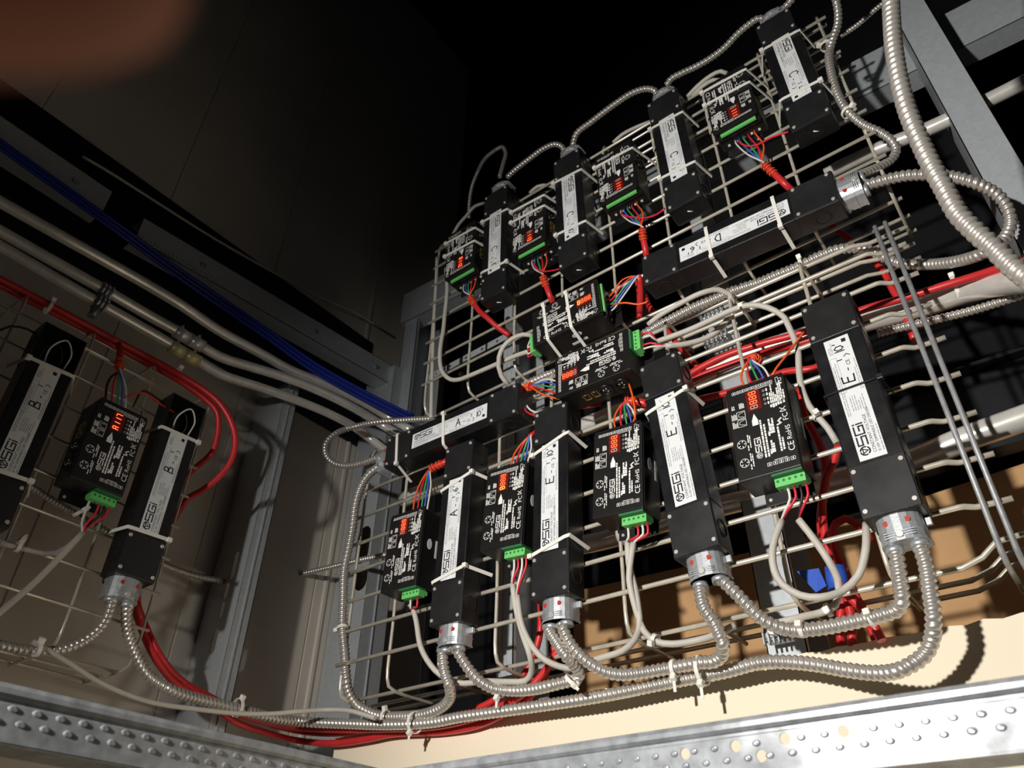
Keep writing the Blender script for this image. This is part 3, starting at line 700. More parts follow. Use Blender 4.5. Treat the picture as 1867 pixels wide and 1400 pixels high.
UN['C3'] = driver('main', (-.3416, 1.3075), 181.5, 'C', "8'", 'driver marked C third from the left on the upper tray', 'the third driver marked C from the left')
UN['C4'] = driver('main', (-.0906, 1.345), 180.5, 'C', "4'", 'rightmost and highest driver marked C, at the top right of the upper tray', 'the rightmost driver marked C')
UN['B2'] = driver('left', (.5769, .6655), 0, 'B', '', 'right hand driver marked B on the left wall tray, beside the lit decoder', 'the right hand driver marked B', open_top=True)
UN['B1'] = driver('left', (.3359, .6710), .8, 'B', '', 'left hand driver marked B, partly cut off by the left edge', 'the left hand driver marked B', open_top=True, conn=False)
UN['m3'] = decoder('main', (-.2813, .6060), -1.8, '8888', 'largest decoder, between the two right hand drivers marked E, all digits dull red', 'the rightmost lower decoder', first='off')
UN['m2'] = decoder('main', (-.5165, .6180), -4.6, '8888', 'decoder between the leftmost and second drivers marked E', 'the second lower decoder from the right', first='off')
UN['m1'] = decoder('main', (-.7430, .6235), -4.2, '8888', 'decoder between the upright driver marked A and the leftmost driver marked E', 'the second lower decoder from the left', first='hot')
UN['m0'] = decoder('main', (-.9800, .6060), -2.2, '8888', 'decoder at the far left of the lower tray, left of the upright driver marked A', 'the leftmost lower decoder', first='off')
UN['CD1'] = decoder('main', (-.8910, 1.348), 181, 'A113', 'leftmost decoder on the upper tray, left of every driver marked C', 'the leftmost upper decoder')
UN['CD2'] = decoder('main', (-.6905, 1.307), 180, 'A113', 'decoder between the first and second drivers marked C', 'the second upper decoder from the left', first='off')
UN['CD3'] = decoder('main', (-.4660, 1.314), 180.5, 'A111', 'decoder between the second and third drivers marked C', 'the third upper decoder from the left', first='off')
UN['CD4'] = decoder('main', (-.2105, 1.337), 180, 'A111', 'decoder between the third and fourth drivers marked C, top right', 'the rightmost upper decoder', first='off')
UN['mid1'] = decoder('main', (-.6050, .9935), -87, '8888', 'crosswise decoder strapped at the bottom of the upper tray, two white ties round it', 'the crosswise strapped decoder', first='hot')
UN['mid2'] = decoder('main', (-.5502, .8455), 88.8, '8888', 'crosswise decoder with round sockets facing down, at the top of the lower tray', 'the crosswise decoder with round sockets', first='off')
UN['dL'] = decoder('left', (.4645, .6785), .8, 'A117', 'decoder with glowing red digits on the left wall tray', 'the left wall decoder')

for k, (y, lab, hd) in {'E1': (.100, 'upper part of', 'left')}.items(): pass
TS = [('E1', .098, 'upper end', 'left', .012), ('E1', -.092, 'lower end', 'left', .010), ('A', .092, 'upper end', 'right', .010), ('A', -.090, 'lower end', 'right', .008),
      ('E2', .086, 'label', 'right', .008), ('Ah', -.142, 'left end', 'right', .004), ('Ah', -.012, 'middle', 'left', .003),
      ('D', -.078, 'right half', 'left', .002), ('D', .044, 'left half', 'left', .002), ('C1', -.085, 'upper half', 'right', -.003), ('C1', .088, 'lower half', 'left', -.004),
      ('C2', -.098, 'upper half', 'right', -.004), ('C2', .072, 'lower half', 'right', -.003), ('C3', -.086, 'upper half', 'right', -.003), ('C3', .078, 'lower half', 'right', -.003),
      ('C4', -.088, 'upper half', 'right', -.003), ('C4', .082, 'lower half', 'left', -.003), ('B2', .1, 'upper half', 'right', .002), ('B2', -.098, 'lower half', 'right', .002), ('B1', .1, 'upper half', 'left', .002), ('B1', -.098, 'lower half', 'right', .002)]
for k, y, where, hd, dy in TS: tie_over(UN[k], y, 'white nylon tie across the %s of %s' % (where, UN[k].desc), hd, dy=dy, tr=.007 if k in ('E1', 'E2') else .022)
tie_over(UN['E3'], .012, 'thin dark strap across the middle of the rightmost driver marked E', 'right', dy=0, tr=.006, tl=.008, m='bwire', hw=.0013)
for k, y, where in (('CD1', -.045, 'top'), ('CD1', .0, 'middle'), ('CD2', -.06, 'top'), ('CD2', -.025, 'middle'), ('CD3', -.04, 'upper part'), ('CD4', -.055, 'top'), ('CD4', -.012, 'middle'), ('mid1', -.042, 'left part'), ('mid1', .012, 'middle')):
    tie_over(UN[k], y, 'white nylon tie across the %s of %s' % (where, UN[k].desc), 'right' if k != 'mid1' else 'left', w=CW, d=CD, dy=-.003 if k != 'mid1' else .002, tl=.02)

# ------------------------------------------------------------------ flexible metal conduits
FR, FP = .0088, .0084
def flex(pts, label, r=FR, pitch=FP, n=12):
    return thing1('flexible_conduit', MB().tube(path(pts), r, n, pitch=pitch), M_['armor'], label, 'flexible conduit', 'flexible metal conduits')
flex([(1633, 1003, .973), (1640, 1050, .975), (1644, 1096, .98), (1634, 1112), (1612, 1120), (1567, 1131, 1.0), (1490, 1146), (1438, 1148, 1.01), (1402, 1136), (1387, 1127), (1339, 1079, .98), (1311, 1052, .973)],
     'ribbed conduit looping from the rightmost driver marked E to the next one left')
flex([(1676, 992, .973), (1688, 1028), (1696, 1080, .972), (1702, 1131, .972), (1698, 1168), (1683, 1196), (1644, 1220, .99), (1605, 1227), (1541, 1221, 1.015), (1490, 1212), (1438, 1207, 1.03), (1387, 1208), (1320, 1225, 1.036), (1226, 1243), (1097, 1269, 1.036),
      (969, 1289), (840, 1307, 1.034), (786, 1317), (708, 1321, 1.03), (631, 1319, 1.02), (554, 1316, .99), (503, 1310), (451, 1297, 'x', -1.262), (400, 1284), (360, 1274), (308, 1256, 'x', -1.255), (270, 1230), (245, 1187), (232, 1143), (232, 1098, 'x', -1.247)],
     'very long ribbed conduit sagging along the bottom across both wall trays')
flex([(1272, 1052, .973), (1276, 1072), (1283, 1106), (1303, 1137), (1318, 1174, .985), (1315, 1196), (1300, 1206), (1277, 1208), (1226, 1217, 1.02), (1174, 1226), (1136, 1230, 1.01), (1105, 1225), (1079, 1212), (1053, 1190), (1034, 1163), (1022, 1134, .973)],
     'ribbed conduit looping from the second driver marked E to the leftmost one')
flex([(997, 1136, .973), (1003, 1152), (1016, 1172), (1034, 1198, .98), (1050, 1216), (1056, 1231), (1049, 1239), (1033, 1243), (1007, 1249, 1.01), (969, 1257), (930, 1259, 1.02), (899, 1255), (873, 1240), (855, 1220), (839, 1196), (827, 1175, .973)],
     'ribbed conduit looping from the leftmost driver marked E to the upright driver marked A')
flex([(805, 1179, .973), (807, 1196), (810, 1222), (819, 1251, .985), (821, 1270), (810, 1286), (781, 1300, 1.03), (734, 1306), (690, 1304, 1.052), (665, 1294), (649, 1283, 1.04), (636, 1262), (631, 1233, 1.01), (629, 1194), (625, 1143, .995), (626, 1091), (628, 1038, .985), (636, 998), (643, 960), (648, 921), (657, 890), (671, 867), (690, 851, .973)],
     'ribbed conduit running up the left edge of the lower tray')
flex([(692, 833, .973), (657, 845), (631, 849), (607, 843), (594, 827), (595, 808), (613, 790), (639, 780, 1.0), (683, 770), (734, 766, 1.03), (790, 763, 1.04)], 'ribbed conduit making a big loop at the left end of the crosswise driver marked A', r=.0068)
flex([(206, 1092, 'x', -1.247), (198, 1120), (185, 1143), (159, 1165), (128, 1180), (98, 1186), (51, 1185), (0, 1176), (-60, 1160, 'x', -1.25)], 'ribbed conduit from the right hand driver marked B running out of the left edge', r=.0068)
flex([(40, 875, 'x', -1.30), (59, 889), (128, 932), (185, 964), (230, 990), (298, 1029, 'x', -1.37), (347, 1047), (398, 1058, 'x', -1.40), (424, 1063), (475, 1062), (503, 1056, 1.05), (554, 1045), (631, 1027, 1.10), (665, 1019), (720, 1008, 1.12)], 'thin ribbed conduit running behind the left tray and through the stud', r=.0060, pitch=.0066)
# upper tray
flex([(925, 323, .973), (940, 309), (966, 289), (991, 271), (1012, 263), (1025, 268), (1030, 282, .973)], 'ribbed conduit arching from the leftmost driver marked C to the second', r=.0066)
flex([(1044, 266, .973), (1051, 244), (1077, 223), (1103, 203), (1128, 185), (1154, 169), (1177, 162), (1193, 165), (1199, 178, .973)], 'ribbed conduit arching from the second driver marked C to the third', r=.0070)
flex([(1215, 156, .973), (1224, 144), (1244, 133), (1270, 121), (1296, 106), (1320, 88), (1345, 62), (1365, 45), (1383, 34), (1397, 36, .973)], 'ribbed conduit arching from the third driver marked C to the rightmost', r=.0070)
flex([(1412, 30, .973), (1424, 20), (1440, 4), (1456, -20, .96), (1478, -90), (1490, -200, .95)], 'short ribbed conduit leaving the top of the rightmost driver marked C', r=.0072)
flex([(911, 322, .973), (918, 297), (922, 279), (916, 268), (904, 273), (883, 291), (868, 320, 1.02), (860, 343), (856, 368), (855, 398, 1.06)], 'thin ribbed conduit looping down left of the leftmost driver marked C', r=.0052, pitch=.0064)
flex([(1495, -160, .93), (1512, -70), (1522, -10, .95), (1528, 23), (1527, 46), (1520, 67), (1513, 90, .985), (1511, 102), (1513, 121), (1521, 154), (1531, 180), (1546, 203, .985), (1572, 226), (1606, 242), (1626, 257), (1634, 273), (1626, 290), (1606, 303), (1582, 313), (1566, 320, .973)], 'ribbed conduit tied down the right edge of the upper tray to the crosswise driver', r=.0072)
flex([(1578, 338, .973), (1618, 327), (1657, 320), (1696, 319), (1729, 321), (1773, 332, 1.0), (1811, 350), (1828, 366), (1840, 388), (1842, 412), (1830, 436), (1798, 459, 1.04), (1747, 476, 1.07), (1696, 482, 1.10), (1655, 482, 1.11), (1636, 479), (1618, 472, 1.10), (1593, 459), (1567, 453, 1.068), (1528, 455, 1.056), (1490, 469, 1.055), (1451, 488), (1413, 503, 1.055), (1387, 514), (1335, 531), (1303, 545), (1264, 561, 1.052), (1226, 580), (1200, 593), (1174, 609), (1110, 640, 1.056), (1040, 668), (999, 683), (955, 703, 1.055)], 'long ribbed conduit looping right of the crosswise driver marked D and back between the trays')
flex([(1622, -260, .68), (1623, -120), (1624, -12, .70), (1626, 38), (1630, 90), (1639, 144), (1654, 200), (1675, 252), (1698, 301), (1721, 343), (1747, 390), (1780, 424), (1815, 455), (1845, 485), (1890, 520, .74), (1980, 585), (2120, 650, .80)], 'thick ribbed conduit hanging in the right foreground', r=.0103, pitch=.0094, n=14)
flex([(1532, 66, 1.10), (1560, 48), (1605, 10), (1640, -14, 1.10)], 'thin ribbed conduit along the overhead track at the top right', r=.005, pitch=.006)
flex([(1600, 608, 1.10), (1631, 600), (1696, 585), (1773, 566), (1870, 536, 1.10), (2000, 500), (2200, 450, 1.12)], 'ribbed conduit under the bent steel pipe at the right', r=.0065, pitch=.007)

# ------------------------------------------------------------------ rigid steel conduits
def emt(pts, r, label): return thing1('steel_pipe', MB().tube(path(pts), r, 16, .02), M_['emt'], label, 'steel pipe', 'rigid steel conduits')
emt([(-120, 302, 'x', -1.30), (0, 368), (128, 440, 'x', -1.30), (270, 520), (330, 556, 'x', -1.30), (400, 603), (477, 645), (528, 674), (593, 700), (657, 730), (708, 760, 1.11), (750, 785, 1.13)], .0112, 'uppermost of the three steel pipes on the left wall, just under the blue cables')
emt([(-120, 352, 'x', -1.30), (0, 421), (33, 440), (188, 527, 'x', -1.30), (280, 580), (340, 613, 'x', -1.30), (400, 650), (451, 667), (516, 687), (580, 712), (644, 743), (696, 774, 1.09), (740, 800, 1.12)], .0108, 'middle of the three steel pipes on the left wall')
emt([(-120, 381, 'x', -1.30), (0, 449), (160, 541, 'x', -1.30), (316, 630), (350, 650, 'x', -1.30), (400, 681), (477, 707), (528, 725), (593, 751), (644, 777), (670, 796, 1.08), (715, 830, 1.12)], .0104, 'lowest of the three steel pipes on the left wall, with a yellowish coupling')
def emt3(pts, r, label): return thing1('steel_pipe', MB().tube(smooth(pts, .03), r, 16), M_['emt'], label, 'steel pipe', 'rigid steel conduits')
p1 = path([(1200, 722, 1.13), (1330, 660, 1.13), (1467, 615, 1.13), (1578, 585, 1.13), (1690, 555, 1.12), (1760, 531, 1.10), (1830, 516, 1.07), (1900, 510, 1.03), (2000, 512, .98), (2150, 530, .93), (2400, 570, .88)])
emt3([Vector((-1.20, 1.13, p1[0].z-.012)), Vector((-.9, 1.13, p1[0].z-.006))]+p1, .0185, 'thick bent steel pipe behind the lower tray, leaving at the right edge')
emt([(1000, 1003, 1.14), (1100, 985, 1.14), (1215, 950, 1.14), (1330, 918, 1.14), (1500, 880, 1.14), (1660, 840, 1.13), (1760, 800, 1.12), (1900, 750, 1.12), (2100, 675, 1.12), (2400, 560, 1.12)], .0180, 'steel pipe low behind the lower tray, coming out past the double end wires')
emt([(1505, 318, 1.14), (1600, 272, 1.14), (1690, 236, 1.14), (1800, 184, 1.14), (1900, 134, 1.14), (2100, 34, 1.14), (2400, -116, 1.14)], .0135, 'steel pipe behind the upper tray passing behind the galvanised post')
def coupling(px, py, X, tan, r, L, m, label, rings=1):
    c = MX(px, py, X); d = Vector(tan).normalized(); t = Thing('pipe_coupling', c, label, 'coupling')
    t.part('sleeve', MB().cyl(c-d*L, c-d*.0015, r, 16), m); t.part('sleeve', MB().cyl(c+d*.0015, c+d*L, r, 16), m)
    b = MB(); b.cyl(c-d*.0015, c+d*.0015, r*1.06, 16); t.part('band', b, M_['dull_zinc'])
    for q in (-.6, .6): t.part('set_screw', MB().cyl(c+d*L*q+Vector((.3, -.2, .9)).normalized()*r*.9, c+d*L*q+Vector((.3, -.2, .9)).normalized()*(r+.006), .0035, 8), M_['dull_zinc'])
TD = (.02, 1, 0)
coupling(345, 618, -1.30, TD, .0136, .033, M_['emt'], 'steel coupling on the middle pipe of the left wall', 1)
coupling(337, 645, -1.30, TD, .0128, .033, M_['yellow'], 'yellowish coupling on the lowest pipe of the left wall', 1)
def pclamp(px, py, X, label):
    c = MX(px, py, X); t = Thing('pipe_clamp', c, label, 'pipe clamp')
    for q in (-.008, 0, .008): t.part('jaw', MB().tube([c+Vector((.0145*math.cos(k*.449), q, .0145*math.sin(k*.449))) for k in range(15)], .0028, 6), M_['castz']); t.part('bolt', MB().cyl(c+Vector((.004, -.004, -.012)), c+Vector((.006, -.008, -.040)), .0075, 10), M_['castz'], None)
pclamp(192, 532, -1.30, 'beam clamp holding the middle steel pipe on the left wall'); pclamp(183, 554, -1.30, 'beam clamp holding the lowest steel pipe on the left wall')
def sclamp(px, py, Y, w, h, label):
    c = MY(px, py, Y); t = Thing('strut_clamp', c, label, 'pipe clamp')
    a = MB().box(c.x-w, c.x+w, Y-.012, Y+.012, c.z-h*.3, c.z+h*.3, .003)
    for k in range(6): a.box(c.x-w+k*w*.36, c.x-w+k*w*.36+w*.16, Y-.020, Y-.012, c.z-h, c.z+h, .002)
    t.part('saddle', a, M_['castz']); s = MB().cyl((c.x, Y-.022, c.z+h*.5), (c.x, Y-.032, c.z+h*.5), .0065, 6); t.part('bolt', s, M_['screw'])
sclamp(1305, 578, 1.10, .024, .014, 'cast clamp on the whitish stud just under the gap between the trays'); sclamp(1312, 624, 1.10, .024, .016, 'cast clamp on the whitish stud, lower of the pair behind the upper mesh')
sclamp(1424, 1166, 1.10, .020, .010, 'cast clamp at the foot of the whitish stud'); sclamp(940, 600, 1.08, .014, .020, 'cast clamp on the narrow stud beside the strapped decoder')
# perforated strap behind the upper tray
a, b = MY(779, 690, 1.09), MY(925, 612, 1.09); d = (b-a).normalized(); L = (b-a).length
vs, fs = plate([(0, -.009), (L, -.009), (L, .009), (0, .009)], [[(q*L+.004*math.cos(k*.63), .004*math.sin(k*.63)) for k in range(10)] for q in (.12, .3, .5, .7, .88)], .002, axes(a, d, Vector((0, -1, 0)).cross(d), (0, -1, 0)))
thing1('perforated_strap', MB().add(vs, fs), M_['galv'], 'galvanised perforated strap slanting behind the lower left of the upper tray', 'metal strap')

# ------------------------------------------------------------------ plain cables
def cable(pts, r, m, name, label, cat, group=None, step=.012, n=8): return thing1(name, MB().tube(path(pts), r, n, step), M_[m], label, cat, group)
BL = [(-100, 186), (0, 262), (100, 334), (200, 405), (330, 500), (420, 562), (488, 608), (575, 670), (660, 718), (752, 764)]
for k, (dx, dy, r, w) in enumerate([(2, -6, .0040, 'topmost'), (0, 1, .0040, 'second'), (-2, 8, .0040, 'third'), (1, -2, .0038, 'thin rearmost'), (-1, 5, .0038, 'thin lower')]):
    wob = random.Random(k)
    cable([(x+dx*min(1, i/4)+wob.uniform(-.5, .5), y+dy+wob.uniform(-.5, .5)) + (('x', -1.335-(.012 if k > 2 else 0)) if i in (0, 3, 5) else (1.12+(.012 if k > 2 else 0),) if i == 9 else ()) for i, (x, y) in enumerate(BL)], r, 'bluej', 'data_cable',
          '%s blue data cable in the bundle along the left wall track' % w, 'cable', 'blue data cables')
cable([(150, 285, 'x', -1.40), (195, 311), (283, 367, 'x', -1.40), (386, 432), (503, 499, 'x', -1.40), (580, 540), (644, 568), (684, 592, 'x', -1.38)], .0034, 'grey', 'thin_cable', 'thin grey cable running above the overhead track on the dark left wall', 'cable')
# red multi-core cables
RED = 'red multi-core cables'
def red(pts, label, r=.0062): return cable(pts, r, 'red', 'red_cable', label, 'cable', RED)
red([(-60, 490, 'x', -1.291), (0, 509), (51, 535), (128, 576, 'x', -1.291), (206, 618), (283, 658, 'x', -1.291), (334, 687), (380, 717), (401, 736), (421, 769), (429, 800), (422, 839), (396, 873), (365, 896), (344, 907, 'x', -1.30), (310, 960, 'x', -1.32), (270, 1040, 'x', -1.31), (244, 1091, 'x', -1.30), (257, 1143), (283, 1199, 'x', -1.29), (321, 1246), (373, 1277), (424, 1313, 'x', -1.305), (479, 1334), (543, 1350, 1.05), (607, 1355), (671, 1347), (714, 1338, 1.066), (814, 1333), (879, 1319, 1.068), (943, 1287), (975, 1260, 1.068), (1000, 1215), (1012, 1170, 1.066), (1005, 1110, 1.066), (1000, 1040, 1.066)],
    'long red cable making the outer loop off the right end of the left tray')
red([(-60, 500, 'x', -1.306), (0, 520), (51, 547), (128, 586), (206, 629), (283, 670, 'x', -1.306), (334, 699), (380, 733), (396, 752), (397, 790), (386, 826), (366, 845), (340, 868, 'x', -1.30), (300, 950, 'x', -1.32), (262, 1040, 'x', -1.31), (250, 1095), (266, 1143), (292, 1196, 'x', -1.29), (330, 1240), (382, 1270), (440, 1298, 'x', -1.318), (500, 1322), (560, 1335, 1.065), (620, 1337), (680, 1330), (740, 1324, 1.082), (800, 1312), (870, 1292, 1.083), (920, 1264), (955, 1230, 1.085), (975, 1190), (985, 1150, 1.085), (985, 1080, 1.085)],
    'second red cable, making the inner loop at the right end of the left tray', r=.0060)
red([(248, 1100, 'x', -1.29), (266, 1165), (304, 1222), (356, 1262), (414, 1292, 'x', -1.286), (474, 1314), (543, 1326, 1.02), (610, 1330), (690, 1329, 1.048), (790, 1325), (860, 1310, 1.052), (905, 1291), (952, 1266, 1.052), (990, 1228), (1016, 1185, 1.050), (1026, 1140, 1.050)], 'red cable from behind the right hand driver marked B, on top of the sagging pair')
red([(1160, 748, 1.085), (1257, 682), (1316, 651), (1380, 629), (1467, 605, 1.085), (1578, 563), (1640, 546), (1760, 509, 1.065), (1880, 474, 1.03), (2000, 462, .99), (2300, 480, .92)], 'red cable along the top of the thick bent pipe')
red([(1180, 745, 1.095), (1262, 692), (1330, 665), (1392, 644), (1470, 622, 1.095), (1560, 590, 1.10)], 'second red cable lying on the thick bent pipe left of the rightmost driver', r=.0062)
red([(1200, 760, 1.10), (1267, 731), (1326, 716), (1385, 697), (1431, 678), (1485, 671, 1.10), (1540, 640, 1.12)], 'red cable crossing behind the top of the largest decoder')
red([(1457, 705, 1.06), (1462, 735), (1472, 768), (1490, 800), (1505, 850, 1.08), (1502, 900), (1497, 935, 1.08), (1498, 970), (1516, 1029), (1536, 1067, 1.09), (1551, 1118), (1553, 1180, 1.09)], 'red cable hanging straight down left of the rightmost driver marked E')
red([(1529, 810, 1.05), (1520, 842), (1508, 866), (1499, 921, 1.06), (1506, 985), (1520, 1040), (1541, 1080, 1.07), (1567, 1105), (1593, 1140), (1608, 1168, 1.07)], 'red cable coming from behind the rightmost driver and fanning out at its cut end')
red([(1590, 985, 1.16), (1568, 962), (1541, 945), (1523, 955, 1.12), (1522, 1003), (1541, 1044), (1556, 1080, 1.09), (1580, 1125), (1597, 1166, 1.09)], 'red cable hooked over beside the blue tape')
red([(1545, 1060, 1.10), (1536, 1100), (1531, 1140), (1534, 1175, 1.10)], 'short red cable end hanging left of the cut red cables', r=.0062)
red([(1500, 395, 1.12), (1515, 410), (1567, 450), (1593, 475), (1611, 495), (1629, 531), (1640, 548), (1668, 620, 1.12)], 'red cable slanting down behind the double end wires')
red([(1161, 505, 1.03), (1166, 533), (1166, 556), (1166, 580, 1.05)], 'red cable dropping behind the left end of the crosswise driver marked D')
red([(1176, 540, 1.06), (1182, 556), (1195, 575), (1220, 608), (1251, 646), (1275, 672, 1.09)], 'red cable slanting behind the gray wire loops between the trays')
red([(985, 770, 1.10), (1010, 745), (1050, 742), (1095, 736, 1.10)], 'dark red cable behind the crosswise decoder with round sockets', r=.006)
# blue tape round the hanging red cables
c = MY(1524, 1056, 1.075); tp = MB().tube([c+Vector((0, 0, -.016)), c+Vector((.003, 0, .016))], .0145, 14); tp.add([c+Vector((-.016, -.012, .016)), c+Vector((-.046, -.014, .018)), c+Vector((-.026, -.016, -.018)), c+Vector((-.010, -.016, -.012)), c+Vector((-.016, -.009, .016)), c+Vector((-.046, -.011, .018)), c+Vector((-.026, -.013, -.018)), c+Vector((-.010, -.013, -.012))], [(0, 1, 2, 3), (7, 6, 5, 4), (0, 4, 5, 1), (1, 5, 6, 2), (2, 6, 7, 3)])
thing1('tape_flag', tp, M_['tape'], 'blue tape wrapped round the hanging red cables with a loose flag', 'tape')

# red control cables that end in coloured conductors at a decoder
def ctrl(unit, jp, label, side='strip', wrap=True, z=.020, xs=None, r=.0062):
    u = UN[unit]; J = smooth(path(jp), .01); t = Thing('control_cable', J[0], label, 'control cable', 'red control cables at the decoders')
    t.part('jacket', MB().tube(J, r, 10), M_['red'])
    if wrap:
        w = MB(); Ld = 0
        for i in range(1, min(3, len(J))):
            p, q = J[i-1], J[i]
            for f in (.15, .55):
                c = p.lerp(q, f); d = (q-p).normalized(); a = d.orthogonal().normalized(); b = d.cross(a)
                w.tube([c+a*(math.cos(k*.571)*(r+.0012))+b*(math.sin(k*.571)*(r+.0012))+d*(k*.0004) for k in range(12)], .0013, 5)
        t.part('wire_wrap', w, M_['orange'], 'orange wire wound round the cable end')
    cols = ['orange', 'pink', 'green', 'blue', 'white']
    xs = xs or (-.022, -.010, .0, .008, .016)
    for i, (cname, x) in enumerate(zip(cols, xs)):
        s = u.pt(x, CH/2+.002, z); s2 = u.pt(x, CH/2+.012, z+.002); e = J[0]+Vector(((i-2)*.0014, 0, (i % 2)*.001)); m = s2.lerp(e, .6)+u.L.to_3x3() @ Vector(((x)*.5, -.004, .004))
        t.part('conductor', MB().tube(smooth([s, s2, m, e, J[min(1, len(J)-1)]], .006), .0017, 6), M_[cname], cname+' conductor' if cname not in ('pink',) else 'red conductor')
    return t
ctrl('dL', [(217, 672, 'x', -1.262), (218, 655), (219, 640), (216, 627, 'x', -1.272)], 'red control cable dropping into the left wall decoder')
ctrl('CD1', [(857, 541, .965), (866, 556), (874, 567), (889, 580, .985), (908, 597), (930, 612, 1.02)], 'red control cable leaving the leftmost upper decoder')
ctrl('CD2', [(990, 503, .965), (993, 513), (997, 524), (1003, 540, .98), (1010, 556, 1.0)], 'red control cable leaving the second upper decoder from the left')
ctrl('CD3', [(1171, 417, .965), (1172, 428), (1174, 440), (1178, 462, .985), (1181, 490, 1.03)], 'red control cable leaving the third upper decoder from the left')
ctrl('CD4', [(1393, 300, .965), (1403, 309), (1414, 319), (1436, 340, .985), (1455, 358, 1.02)], 'red control cable leaving the rightmost upper decoder')
ctrl('mid1', [(1163, 503, .965), (1167, 512), (1168, 530), (1166, 570, 1.02)], 'red control cable rising at the right of the strapped decoder', wrap=False)
ctrl('mid2', [(969, 704, .965), (960, 706), (950, 710, .99), (938, 716, 1.02)], 'control cable at the left end of the crosswise decoder with round sockets', r=.0066)
ctrl('m0', [(784, 856, .975), (795, 850), (809, 844), (822, 838, .985)], 'red control cable above the leftmost lower decoder', r=.0072)
ctrl('m1', [(966, 795, .955), (974, 789, .965), (984, 783, .985)], 'control wires above the second lower decoder from the left', wrap=False, r=.004)
ctrl('m2', [(1140, 733, .975), (1150, 731), (1162, 732), (1185, 738, .99)], 'red control cable above the second lower decoder from the right', r=.0072)
ctrl('m3', [(1368, 657, .980), (1376, 652), (1384, 657), (1378, 668, 1.0)], 'control cable with orange windings above the largest decoder', r=.0058)

# grey two-core cables leaving the terminal plugs
def grey(unit, ks, jp, label, r=.0050, colors=('white', 'pink')):
    J = smooth(path(jp), .01); t = Thing('grey_cable', J[0], label, 'cable', 'grey two-core cables'); t.part('jacket', MB().tube(J, r, 8), M_['grey'])
    u = UN.get(unit)
    if u:
        for k, cn in zip(ks, colors):
            s = u.pt(.0055+k*.0082, -CH/2-.015, .035); s2 = u.pt(.0055+k*.0082, -CH/2-.030, .033); e = J[0]
            t.part('conductor', MB().tube(smooth([s, s2, s2.lerp(e, .6)+Vector((0, -.003, -.002)), e, J[1]], .006), .0020, 6), M_[cn], {'pink': 'red conductor', 'white': 'white conductor', 'bwire': 'black conductor'}[cn])
    return t
grey('m3', (1, 2), [(1425, 949, .975), (1412, 985), (1408, 1010), (1412, 1040, .965), (1426, 1065), (1459, 1085), (1495, 1089, .97), (1536, 1077), (1565, 1049), (1578, 1003, .985), (1579, 955, 1.0)], 'grey cable making a wide loop under the largest decoder')
grey('m3', (3, 4), [(1456, 947, .975), (1482, 980), (1510, 1021, .985), (1527, 1054), (1531, 1082), (1523, 1103), (1505, 1114, 1.0), (1460, 1125, 1.03), (1400, 1140, 1.04)], 'grey cable with black lettering slanting from the largest decoder', colors=('bwire', 'pink'))
grey('m2', (0, 2), [(1144, 988, .97), (1147, 1030), (1157, 1070), (1164, 1110), (1166, 1140, .985), (1158, 1165), (1136, 1186), (1097, 1199, 1.01), (1060, 1210), (1030, 1222, 1.03)], 'grey cable twisting down from the second lower decoder and turning left')
grey('m2', (3, 4), [(1155, 990, .968), (1150, 1020), (1147, 1055), (1155, 1095), (1164, 1125), (1174, 1150, .99), (1195, 1169), (1226, 1174), (1277, 1166, 1.01), (1303, 1158, 1.02), (1340, 1140, 1.03)], 'grey cable twisting down from the second lower decoder and turning right')
grey('m1', (1, 2), [(935, 1066, .97), (940, 1105), (953, 1156), (966, 1194, .985), (969, 1225), (958, 1241), (930, 1243, 1.01), (884, 1242), (850, 1246, 1.03)], 'grey cable with dark lettering hanging from the second lower decoder from the left')
grey('m1', (3, 4), [(943, 1086, .972), (951, 1138), (969, 1176), (994, 1203, .99), (1033, 1218), (1060, 1216, 1.02)], 'grey cable swinging right from the second lower decoder from the left')
grey('m0', (1, 3), [(753, 1108, .97), (759, 1132), (767, 1179), (785, 1212, .985), (804, 1231), (837, 1245, 1.01), (878, 1243, 1.02)], 'grey cable hanging from the leftmost lower decoder')
grey('mid2', (0, 1), [(1213, 631, .975), (1251, 627), (1290, 615), (1316, 596), (1332, 570), (1336, 550), (1329, 535), (1309, 528), (1277, 535, .975), (1239, 554), (1200, 577), (1182, 592, .978)], 'grey cable making a flat loop right of the crosswise decoder with round sockets')
grey('mid2', (3, 4), [(1200, 622, .98), (1260, 600), (1330, 567), (1361, 557), (1386, 557), (1412, 566, .985), (1431, 580), (1439, 597), (1449, 620), (1455, 640, 1.0), (1457, 677), (1462, 708), (1475, 739), (1491, 760, 1.0), (1509, 780), (1526, 808, 1.01)], 'grey cable running right from the crosswise decoder and down beside the rightmost driver')
grey('mid1', (1, 2), [(972, 612, .975), (953, 610), (933, 618), (918, 632), (910, 651), (909, 668), (914, 685), (927, 702, 1.0)], 'grey cable bowing left of the strapped decoder')
grey('mid1', (3, 4), [(966, 640, .975), (942, 648), (921, 657), (889, 671), (856, 685, .985), (837, 692), (822, 692), (810, 683), (804, 671), (802, 651), (804, 626), (808, 604), (811, 574), (815, 536), (815, 512, .985), (813, 490, .99)], 'grey cable curving along the left edge of the upper tray')
grey(None, (), [(797, 470, 1.0), (795, 520), (792, 570), (790, 620), (788, 680), (786, 763, 1.0)], 'straight grey cable tied down the left end of the upper tray', r=.0046)
grey('dL', (0, 2), [(150, 972, 'x', -1.245), (128, 996), (103, 1022), (64, 1061), (32, 1089), (0, 1116), (-40, 1150, 'x', -1.23)], 'grey cable slanting down left from the left wall decoder', colors=('white', 'pink'))
